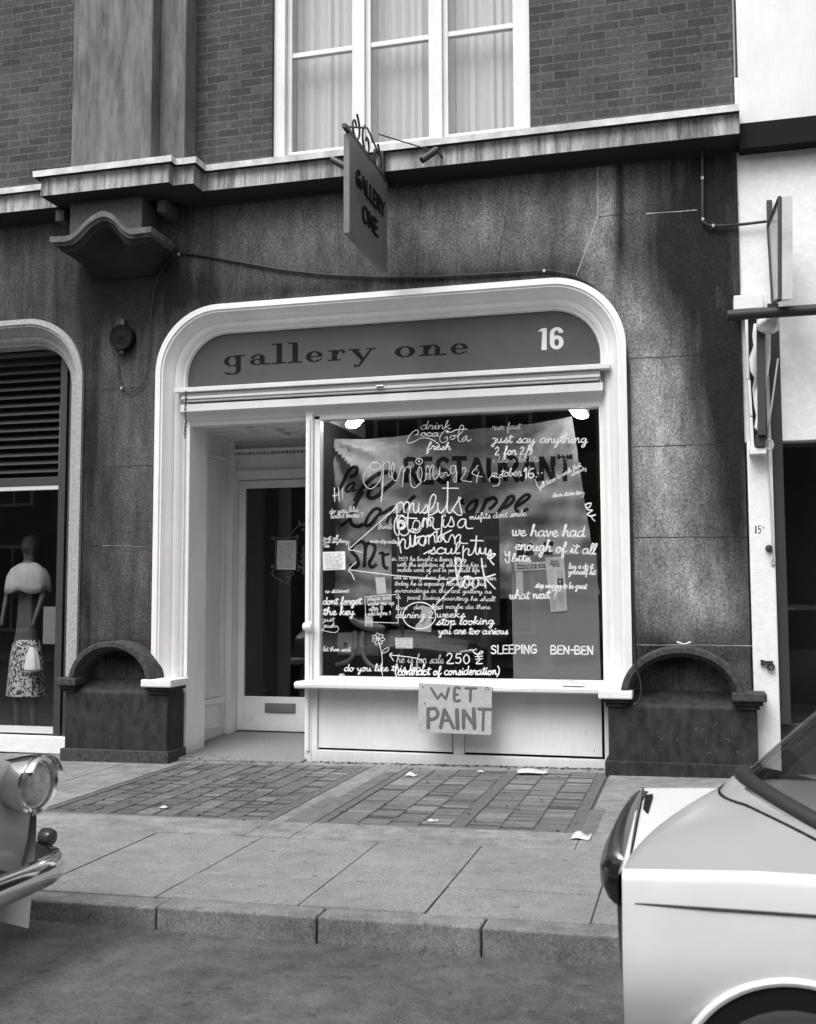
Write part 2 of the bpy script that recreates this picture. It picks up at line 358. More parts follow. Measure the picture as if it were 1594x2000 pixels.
# ================================================================== GALLERY BUILDING
BLD = thing('gallery_building', 'sooty stone building with white-framed gallery shopfront, arched window and brick upper floor', 'building')
XL, XR, ZT, RAD, ZB = -2.895, 1.69, 4.36, .66, .70
def arch_path(xl, xr, zt, rad, zb, u, n=14):
    a = xl+u; b = xr-u; t = zt-u; r = rad-u*.9
    pts = [(a, zb), (a, zb+.6), (a, t-r)]
    for i in range(1, n+1):
        th = math.pi-i*math.pi/2/n; pts.append((a+r+r*math.cos(th), t-r+r*math.sin(th)))
    for i in range(0, n+1):
        th = math.pi/2-i*math.pi/2/n; pts.append((b-r+r*math.cos(th), t-r+r*math.sin(th)))
    return pts+[(b, zb+.6), (b, zb)]
AXL, AXR = -8.4, -3.71
def wall_with_holes():
    bm = bmesh.new(); loops = [[(-11, -.3), (2.67, -.3), (2.67, 5.75), (-11, 5.75)]]
    for (l, r) in ((XL, XR), (AXL, AXR)):
        q = arch_path(l, r, ZT, RAD, .5, .02); loops.append([(q[0][0], -.2)]+q[1:-1]+[(q[-1][0], -.2)])
    es = []
    for lp in loops:
        vs = [bm.verts.new((x, .04, z)) for x, z in lp]; es += [bm.edges.new((vs[i], vs[(i+1)%len(vs)])) for i in range(len(vs))]
    r = bmesh.ops.triangle_fill(bm, use_beauty=True, edges=es)
    ex = bmesh.ops.extrude_face_region(bm, geom=bm.faces[:])
    bmesh.ops.translate(bm, verts=[g for g in ex['geom'] if isinstance(g, bmesh.types.BMVert)], vec=(0, .30, 0))
    bmesh.ops.recalc_face_normals(bm, faces=bm.faces)
    me = bpy.data.meshes.new('wall'); bm.to_mesh(me); bm.free(); me.materials.append(STONE)
    o = bpy.data.objects.new('wall', me); COL.objects.link(o); o.parent = BLD
wall_with_holes()

def surround(xl, xr, material, name):
    prof = [(0, .06), (0, .0), (.055, -.004), (.062, .012), (.078, .012), (.088, .03), (.125, .075), (.155, .10), (.160, .113), (.175, .118), (.215, .165), (.222, .18), (.235, .185), (.245, .215), (.255, .30)]
    rows = []
    paths = [arch_path(xl, xr, ZT, RAD, ZB, u) for u, _ in prof]
    for (u, y), pth in zip(prof, paths): rows.append([(x, y, z) for x, z in pth])
    mb = MB(); mb.grid(rows); o = mb.build(name, material, BLD, smooth=True); return o
SUR = surround(XL, XR, WHITE, 'window_surround')
SUR2 = surround(AXL, AXR, LIGHTSTONE, 'window_surround')

# ashlar joints, thin strips a hair proud of the stone
JD, JL = MB(), MB()
def joint(mb, pts, y=.0385, wd=.006):
    q = [Y(px, py, .04) for px, py in pts]
    for a, b in zip(q, q[1:]):
        d = (b-a); n_ = max(2, int(d.length/.12)); nr = Vector((-d.z, 0, d.x)).normalized()
        prev = None
        for i in range(n_+1):
            c = a+d*(i/n_)+nr*random.uniform(-.003, .003); ww = wd*random.uniform(.35, 1.1)
            cur = (c+nr*ww/2, c-nr*ww/2)
            if prev: mb.add([(p.x, y, p.z) for p in (prev[0], prev[1], cur[1], cur[0])], [(0, 1, 2, 3)])
            prev = cur
for pts in ([(162, 763), (299, 755)], [(161, 914), (297, 909)], [(153, 1067), (293, 1066)], [(150, 1251), (290, 1250)], [(1226, 701), (1452, 688)], [(1233, 1050), (1462, 1048)],
            [(1231, 873), (1457, 866)], [(1170, 423), (1445, 398)], [(108, 602), (300, 590)]):
    joint(JD, pts, wd=.007)
for pts in ([(1168, 300), (1168, 421), (1125, 540)],):
    joint(JL, pts, wd=.014)
joint(JL, [(1236, 1259), (1470, 1261)], y=.0375, wd=.007); joint(JL, [(1262, 417), (1362, 410)], y=.0375, wd=.012); joint(JL, [(200, 1066), (293, 1067)], y=.0375, wd=.004)
for pts in ([(487, 400), (525, 575)], [(656, 370), (667, 545)], [(824, 350), (814, 535)], [(1006, 330), (970, 528)], [(340, 500), (386, 598)], [(140, 518), (108, 600)]):
    joint(JD, pts, wd=.006)
JD.build('stone_joints', MORTAR, BLD); JL.build('stone_joints', MORTARL, BLD, label='pale weathered joints')

# string course
def offset_path(path, d):
    out = []
    for i, p in enumerate(path):
        p = Vector(p)
        ns = []
        for a, b in ((i-1, i), (i, i+1)):
            if a >= 0 and b < len(path):
                t = (Vector(path[b])-Vector(path[a])).normalized(); ns.append(Vector((t.y, -t.x)))
        if len(ns) == 1: out.append(p+ns[0]*d)
        else: out.append(p+(ns[0]+ns[1])*(d/(1+ns[0].dot(ns[1]))))
    return out
def plan_sweep(path, prof, name, material, parent, mis=None):
    mb = MB(); rows = [[(q.x, q.y, z) for q in offset_path(path, d)] for d, z in prof]
    n = len(path)
    for i in range(len(rows)-1): mb.grid([rows[i], rows[i+1]], mi=(mis[i] if mis else 0))
    return mb.build(name, material, parent, smooth=False)
BP = [(-11, .04), (-3.66, .04), (-3.66, -.26), (-2.76, -.26), (-2.76, -.17), (-2.55, -.17), (-2.55, .04), (2.69, .04)]
plan_sweep(BP, [(0, 5.36), (.03, 5.40), (.235, 5.422), (.245, 5.428), (.238, 5.57), (.252, 5.602), (.295, 5.606), (.30, 5.665), (.0, 5.71)], 'string_course', [STRING, TOPW, mat('underside_shade', .018, .95)], BLD, [2, 2, 2, 0, 0, 2, 1, 1])  # near-black slot paints the shade under the course into its colour
mb = MB()
mo = Y(348, 431, .04); mf = X(322, 412, mo.x); ml = Y(306, 412, mf.y); mb.box(ml.x, mo.x, mf.y, .04, mo.z, 5.38); mo = Y(190, 430, .04)
mb.box(Y(108, 430, mf.y).x, Y(125, 430, mf.y).x, mf.y, .04, Y(110, 432, mf.y).z, 5.38)
mb.build('modillion', mat('grey_stone', .07, .85, .3, 20, .2, 60), BLD, bevel=.006)  # plain mottled grey of the modillion and corbel block stone

# corbel with swan-neck hood
def hood():
    yf = -.50
    top = [(97, 462), (130, 460), (150, 448), (170, 428), (190, 415), (205, 412), (222, 420), (238, 437), (255, 446), (275, 444), (295, 442)]
    pts = smoothpath([Y(a, b, yf) for a, b in top], 4)
    xa, xb = Y(137, 420, -.33).x, Y(277, 420, -.33).x; bt = [p for p in pts if xa < p.x < xb]
    q = MB(); q.prism([(xa, -.33, 5.40), (xa, -.33, bt[0].z-.05)]+[(p.x, -.33, p.z-.04) for p in bt]+[(xb, -.33, bt[-1].z-.05), (xb, -.33, 5.40)], (0, .36, 0)); q.build('corbel_block', mat('grey_stone', .07, .85, .3, 20, .2, 60), BLD)
    mb = MB(); rows = []
    prof = [(.0, 0.0, .012), (-.0, 0, 0), (.055, 0, 0), (.060, .03, .03), (.085, .035, .035), (.11, .075, .07), (.13, .08, .08), (.135, .11, .10)]   # drop, y in, x in
    cx = (pts[0].x+pts[-1].x)/2; hw = (pts[-1].x-pts[0].x)/2
    for back in (0,):
        for dz, dy, dx in prof:
            k = (hw-dx)/hw
            row = [(cx+(p.x-cx)*k, yf+dy, p.z-dz) for p in pts]
            row = [(row[0][0], .04, row[0][2])]+row+[(row[-1][0], .04, row[-1][2])]
            rows.append(row)
    mb.grid(rows[:5]); mb.grid(rows[4:], mi=1)  # lower rows carry the painted underside shade
    back = [(p.x, .04, p.z) for p in pts]; front = [(p.x, yf, p.z) for p in pts]; mb.grid([back, front])
    # tapering underside
    n = len(rows[-1]); last = rows[-1]; zb = pts[0].z-.10
    c2 = [(cx+(p[0]-cx)*.93, p[1]+.12 if p[1] < 0 else p[1], min(p[2]-.03, 99)) for p in last]
    c3 = [(cx+(p[0]-cx)*.80, p[1]*.42 if p[1] < 0 else p[1], zb-.10+(p[2]-zb)*.30) for p in last]
    c4 = [(cx+(p[0]-cx)*.66, .03 if p[1] < 0 else p[1], zb-.20) for p in last]
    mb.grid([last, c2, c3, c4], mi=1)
    return mb.build('corbel', [mat('corbel_stone', .10, .85, .5, 12, .3, 60, stretch=(1, 1, .4), lo=.04, hi=.17), MATS['underside_shade']], BLD, smooth=True)
hood()

# plinths with round-headed niches
def plinth(sx0, sx1, cxp, ringL, ringR, crest, zs, capside, basepx):
    """sx0..sx1 block, ring ellipse centre/half widths in metres"""
    yf = -.16
    x0, x1 = sx0, sx1
    zc = zs; rx = (ringR-ringL)/2; cx = (ringR+ringL)/2; rz = crest-zc; th = .062
    b = MB(); b.box(x0, x1, yf, .19, -.12, zc-.13)
    b.hexa([(cx-rx, yf+.002, zc-.131), (cx+rx, yf+.002, zc-.131), (cx+rx, .035, zc-.131), (cx-rx, .035, zc-.131)], [(cx-rx, yf+.02, zc-.10), (cx+rx, yf+.02, zc-.10), (cx+rx, .035, zc+.0), (cx-rx, .035, zc+.0)])
    blk = b.build('plinth', PLINTH, BLD, bevel=.006)
    MB().box(x0-.03, x1+.03, yf-.035, .19, -.15, gz((x0+x1)/2)+.115).build('base_course', PLINTHL if capside > 0 else PLINTH, blk, bevel=.008)
    r = MB(); n = 28; rows = []
    for (k, y) in ((0, .045), (0, yf-.05), (.012, yf-.065), (th-.01, yf-.065), (th, yf-.05), (th+.008, yf+.0), (th+.03, yf+.03), (th+.035, .045)):
        rows.append([(cx-(rx-k)*math.cos(math.pi*i/n), y, zc-.03+(rz+.03-k)*math.sin(math.pi*i/n)) for i in range(n+1)])
    r.grid(rows); r.build('niche_arch', PLINTHL, blk, smooth=True)
    for side, wht in ((-1, capside < 0), (1, capside > 0)):
        if side < 0: a, c = x0-.075, cx-rx+.10
        else: a, c = cx+rx-.10, x1+.075
        s_ = MB(); s_.box(a, c, yf-.085, .15, zc-.06, zc+.012)
        s_.build('ledge', CAPW if wht else PLINTHL, blk, bevel=.012)
        s_ = MB(); s_.box(a+.03, c-.03, yf-.05, .14, zc-.095, zc-.06); s_.box(a+.055, c-.055, yf-.025, .13, zc-.131, zc-.095); s_.build('ledge_moulding', PLINTH, blk, bevel=.008)
    return blk
plinth(-3.72, -2.63, 0, -3.665, -2.77, 1.075, .705, 1, None)
plinth(1.49, 2.70, 0, 1.60, 2.60, 1.07, .685, -1, None)

def scuffs(spots, y, name):
    mb = MB()
    for (a, b, n, sx_, sy_) in spots:
        for _ in range(n):
            p = Y(a+random.gauss(0, sx_), b+random.gauss(0, sy_), y); L_ = random.choice((.003, .003, .004, .005, .008, .014)); an = random.uniform(.3, 2.2); w_ = random.uniform(.0014, .0026)
            u = Vector((math.cos(an), 0, math.sin(an)))*L_; v = Vector((-math.sin(an), 0, math.cos(an)))*w_
            mb.add([tuple(p+u+v), tuple(p+u-v), tuple(p-u-v), tuple(p-u+v)], [(0, 1, 2, 3)])
    return mb.build(name, mat('scuff_grey', .13, .9), BLD)
scuffs([(1360, 1418, 7, 8, 7), (1405, 1447, 10, 14, 8), (1440, 1468, 7, 12, 14), (1300, 1455, 16, 60, 40), (240, 1420, 8, 50, 20)], -.1612, 'scuff_marks')

# ------------------------------------------------------------------ shopfront
FZ = 3.56
# pilaster (reveal) and side panel of the lobby, ceiling, doorstep
mb = MB(); mb.box(-2.88, -2.615, .21, .62, -.12, 3.56); pil = mb.build('doorway_pilaster', WHITE, BLD, bevel=.004)
mb = MB(); mb.box(-2.90, -2.78, .621, 1.66, -.1, 3.45)
sp = mb.build('lobby_side_wall', WHITE, BLD)
mb = MB()
for z0, z1 in ((.10, .36), (.43, 2.98), (3.03, 3.3)):
    for (a, b, c, d) in ((.66, 1.36, z0, z0+.02), (.66, 1.36, z1-.02, z1), (.66, .68, z0+.02, z1-.02), (1.34, 1.36, z0+.02, z1-.02)): mb.box(-2.779, -2.765, a, b, c, d)
mb.box(-2.779, -2.74, .63, 1.38, .36, .42); mb.box(-2.779, -2.745, .63, 1.38, 2.985, 3.03)
mb.build('panel_moulding', WHITE, sp, bevel=.004)
mb = MB(); mb.hexa([(-2.9, .02, -.2), (-1.35, .02, -.2), (-1.35, 1.9, -.2), (-2.9, 1.9, -.2)], [(-2.9, .02, -.045), (-1.35, .02, -.032), (-1.35, 1.9, .03), (-2.9, 1.9, .025)]); mb.build('doorstep', mat('doorstep_stone', .20, .9, .35, 60, .3, 120, detail=8), BLD, bevel=.008)
cm = MB(); cm.box(-2.9, -1.3, .312, 1.9, 3.255, 3.55); ceil = cm.build('lobby_ceiling', WHITE, BLD)
mb = MB()
for k, y in enumerate((.45, .68, .91, 1.14, 1.37)): mb.box(-2.78, -1.375, y, y+.10, 3.225, 3.254)
for x, y in ((-2.25, .55), (-1.98, .78), (-2.0, 1.02), (-1.75, 1.25), (-1.55, .55)): mb.box(x, x+.09, y-.10, y+.12, 3.19, 3.224)
mb.build('ceiling_batten', WHITE, ceil, bevel=.004)
# door
DY = 1.6
mb = MB(); mb.box(-2.777, -2.70, 1.45, 1.66, -.05, 3.40); mb.box(-2.70, -1.36, 1.52, 1.66, 2.80, 2.90); mb.box(-2.70, -1.36, 1.56, 1.66, 2.90, 3.40); mb.box(-2.70, -1.36, 1.49, 1.559, 3.03, 3.07); mb.box(-2.70, -1.36, 1.47, 1.559, 3.10, 3.135)
q = -2.69
while q < -1.38: mb.box(q, q+.022, 1.50, 1.559, 3.075, 3.10); q += .044
mb.build('door_case', WHITE, BLD, bevel=.003)
mb = MB(); x0, x1 = -2.695, -1.40
g0, g1, h0, h1 = -2.615, -1.50, .40, 2.705
mb.box(x0, g0, DY, DY+.05, .03, 2.79); mb.box(g1, x1, DY, DY+.05, .03, 2.79); mb.box(g0, g1, DY, DY+.05, .03, h0); mb.box(g0, g1, DY, DY+.05, h1, 2.79)
door = mb.build('door', WHITE, BLD, bevel=.004)
MB().box(g0, g1, DY+.02, DY+.026, h0, h1).build('door_pane', GLASS, door)
a, b = Y(517, 1373, DY-.01), Y(577, 1393, DY-.01)
mb = MB(); mb.box(a.x, b.x, DY-.012, DY-.0005, b.z, a.z); mb.box(a.x+.03, b.x-.03, DY-.02, DY-.0125, b.z+.006, a.z-.022); mb.build('letter_plate', mat('letter_plate_metal', .22, .4, metal=.5), door, bevel=.003)

# shop window frame
SW = MB(); PY = .18
pxl = -1.372
SW.box(pxl, -1.30, .17, .30, -.10, 3.30); SW.box(-1.298, -1.235, .20, .30, .70, 3.24); SW.box(-1.30, 1.50, .20, .31, 3.20, 3.32)
SW.box(1.428, 1.475, .20, .30, .66, 3.2); SW.box(-1.235, 1.428, .19, .30, .66, .742)
frame = SW.build('shop_window', WHITE, BLD, bevel=.006)
MB().box(-1.236, 1.429, .245, .251, .741, 3.201).build('window_pane', GLASS, frame)
# bead down the post with its ball
mb = MB(); mb.tube([(-1.335, .165, .05), (-1.335, .165, 3.2)], .018, 8); mb.lathe([(.001, -.05), (.035, -.042), (.052, -.01), (.052, .01), (.035, .042), (.001, .05)], (-1.335, .15, 1.21), (1, 0, .0), 18)
mb.build('post_bead', WHITE, frame, smooth=True)
# sill with rounded nose
mb = MB(); prof = [(.24, .70), (.02, .706), (-.02, .70), (-.038, .683), (-.035, .655), (-.01, .64), (.16, .635)]
for a, b in zip(prof, prof[1:]): mb.grid([[(-1.40, a[0], a[1]), (1.50, a[0], a[1])], [(-1.40, b[0], b[1]), (1.50, b[0], b[1])]])
mb.add([(-1.40, p[0], p[1]) for p in prof], [tuple(range(len(prof)))]); mb.add([(1.50, p[0], p[1]) for p in prof], [tuple(range(len(prof)))])
mb.build('window_sill', WHITE, frame, smooth=True)
# stall riser
def zpx(px, py, y): return Y(px, py, y).z
mb = MB(); yb = .175
mb.box(-1.30, -1.245, yb, .30, -.10, .634); mb.box(1.43, 1.475, yb, .30, -.10, .634); mb.box(-1.245, 1.43, yb, .30, -.12, .055); xm0, xm1 = Y(885, 1400, yb).x, Y(906, 1400, yb).x
mb.box(xm0, xm1, yb, .30, .055, .634)
ris = mb.build('stall_riser', WHITE, BLD, bevel=.005)
mb = MB(); mb.box(-1.24, xm0-.014, .195, .23, .075, .634); mb.box(xm1+.003, 1.405, .195, .23, .078, .634); mb.build('riser_panel', WHITE, ris, bevel=.003)
MB().box(-1.24, 1.43, .231, .24, .05, .64).build('riser_backing', BLACK, ris)
# fascia
pth = arch_path(XL, XR, ZT, RAD, ZB, .245); pth = [q for q in pth if q[1] > FZ+.03]
pth = [(pth[0][0], FZ)]+pth+[(pth[-1][0], FZ)]
mb = MB(); mb.prism([(x, .222, z) for x, z in pth], (0, .03, 0)); FAS = mb.build('fascia_board', FASCIA, BLD)
# ledge, blind box, cornice, soffit
L0, L1 = Y(340, 766, .03), Y(1191, 717, .03)
mb = MB(); mb.box(L0.x, L1.x, .03, .222, FZ-.05, FZ-.005); led = mb.build('fascia_ledge', WHITE2, BLD, bevel=.004)
mb = MB(); bx0, bx1 = L0.x+.06, L1.x-.09
mb.box(bx0, bx1, .07, .20, FZ-.085, FZ-.053); mb.box(bx0, bx1-.0, .06, .20, FZ-.118, FZ-.088); mb.box(bx0+.02, bx1-.01, .075, .20, FZ-.142, FZ-.121)
bb = mb.build('blind_box', WHITE2, BLD, bevel=.006)
a = Y(742, 752, .05); MB().box(a.x-.035, a.x+.035, .045, .059, FZ-.12, FZ-.086).build('blind_clip', DCHROME, bb, bevel=.004)
mb = MB()
prof = [(.20, FZ-.145), (.10, FZ-.16), (.085, FZ-.165), (.085, FZ-.235), (.10, FZ-.243), (.15, FZ-.255), (.19, FZ-.30), (.195, FZ-.315), (.215, FZ-.325), (.225, FZ-.36), (.31, FZ-.365)]
mb.grid([[(-2.66, y, z), (1.475, y, z)] for y, z in prof]); mb.build('window_cornice', WHITE2, BLD, smooth=True)

# ------------------------------------------------------------------ lettering helpers
def ellipse_ring(cx, cy, ro, ri, a0, a1, n=22, ox=0, oy=0):
    o, i_ = [], []
    for k in range(n+1):
        a = R(a0+(a1-a0)*k/n); o.append((cx+ro[0]*math.cos(a), cy+ro[1]*math.sin(a))); i_.append((cx+ox+ri[0]*math.cos(a), cy+oy+ri[1]*math.sin(a)))
    return [(o[k], o[k+1], i_[k+1], i_[k]) for k in range(n)]
def rect(x0, x1, y0, y1): return [((x0, y0), (x1, y0), (x1, y1), (x0, y1))]
def disc(cx, cy, r, n=16): return [tuple((cx+r*math.cos(2*math.pi*k/n), cy+r*math.sin(2*math.pi*k/n)) for k in range(n))]
SLABF = {   # (shapes, width) in x-heights
 'g': ([ellipse_ring(.80, .48, (.78, .50), (.34, .40), 0, 360, 36), rect(1.12, 1.58, -.40, .93), rect(1.0, 2.0, .89, 1.0), ellipse_ring(.78, -.38, (.80, .42), (.36, .30), 215, 360), [((.0, -.55), (.12, -.48), (.30, -.66), (.22, -.72))]], 2.0),
 'a': ([ellipse_ring(.72, .66, (.60, .35), (.15, .25), 0, 165), rect(.87, 1.32, .10, .68), ellipse_ring(.62, .28, (.62, .29), (.22, .19), 40, 330), disc(.24, .70, .15), rect(1.1, 1.85, 0, .115)], 1.85),
 'l': ([rect(.42, .92, .1, 1.80), rect(.0, 1.28, 0, .13), rect(.02, .92, 1.78, 1.90)], 1.28),
 'e': ([ellipse_ring(.80, .49, (.80, .52), (.33, .40), 0, 318, 32), rect(.34, 1.57, .44, .56), disc(1.40, .22, .09)], 1.62),
 'r': ([rect(.38, .86, .1, .93), rect(.0, 1.22, 0, .125), rect(.02, .86, .88, 1.0), ellipse_ring(1.2, .62, (.44, .40), (.22, .26), 40, 180), disc(1.44, .78, .16)], 1.62),
 'y': ([[((.18, .95), (.75, .95), (1.32, .05), (1.02, -.10))], [((1.80, .95), (2.0, .95), (1.05, -.50), (.82, -.42))], rect(.0, 1.0, .89, 1.0), rect(1.45, 2.25, .89, 1.0), [((.55, -.72), (.70, -.52), (1.1, -.40), (.95, -.62))], disc(.55, -.55, .13)], 2.25),
 'o': ([ellipse_ring(.90, .49, (.90, .52), (.40, .41), 0, 360, 36)], 1.8),
 'n': ([rect(.38, .86, .1, .93), rect(.0, 1.22, 0, .125), rect(.02, .86, .88, 1.0), ellipse_ring(1.22, .60, (.62, .42), (.20, .30), 0, 180), rect(1.38, 1.84, .1, .62), rect(1.30, 2.42, 0, .125)], 2.42),
}
def poly_stack(mb, shapes, fmap, y, step=.00025, k0=0):
    k = k0
    for sh in shapes:
        for poly in sh:
            mb.add([(p.x, y-.0004-step*k, p.z) for p in (fmap(q) for q in poly)], [tuple(range(len(poly)))])
        k += 1
    return k
lt = MB(); base = lambda px: 738-.0545*px+.0; XH = 21.0
def bl(px): return 715.6-(px-450)*.0538
for ch, a, b in (('g', 437, 479.5), ('a', 488, 529), ('l', 531, 559), ('l', 562, 590), ('e', 597.5, 631), ('r', 640, 675), ('y', 681, 734), ('o', 771, 811), ('n', 818, 873), ('e', 880, 915)):
    sh, wd = SLABF[ch]; sx = (b-a)/wd; n0 = random.randint(0, 3)
    poly_stack(lt, sh, lambda q: Y(a+q[0]*sx, bl(a+q[0]*sx)-q[1]*XH, .222), .222)
lt.build('lettering', BLACK, FAS, label='black slab-serif letters reading "gallery one"')
lt = MB()
def n16(u, v): return Y(1051+u, 684-.05*u-v, .222)
shapes = [[((6.5, 0), (17, 0), (17, 42.5), (8.5, 42.5))], [((0, 36.5), (8.7, 36.5), (8.7, 42.5), (5, 41))],
          ellipse_ring(36.5, 13.5, (13.5, 13.7), (4.6, 6.8), 0, 360, 30), [((23, 13), (32, 13), (32, 31), (23, 31))], ellipse_ring(36.5, 30.5, (13.3, 12.8), (4.6, 6.3), 60, 180, 16), ellipse_ring(36.5, 30.5, (13.3, 12.8), (4.6, 6.3), 8, 62, 8)]
poly_stack(lt, shapes, lambda q: n16(*q), .222); lt.build('house_number', mat('number_paint', .62, .5), FAS, label='white numerals 16')

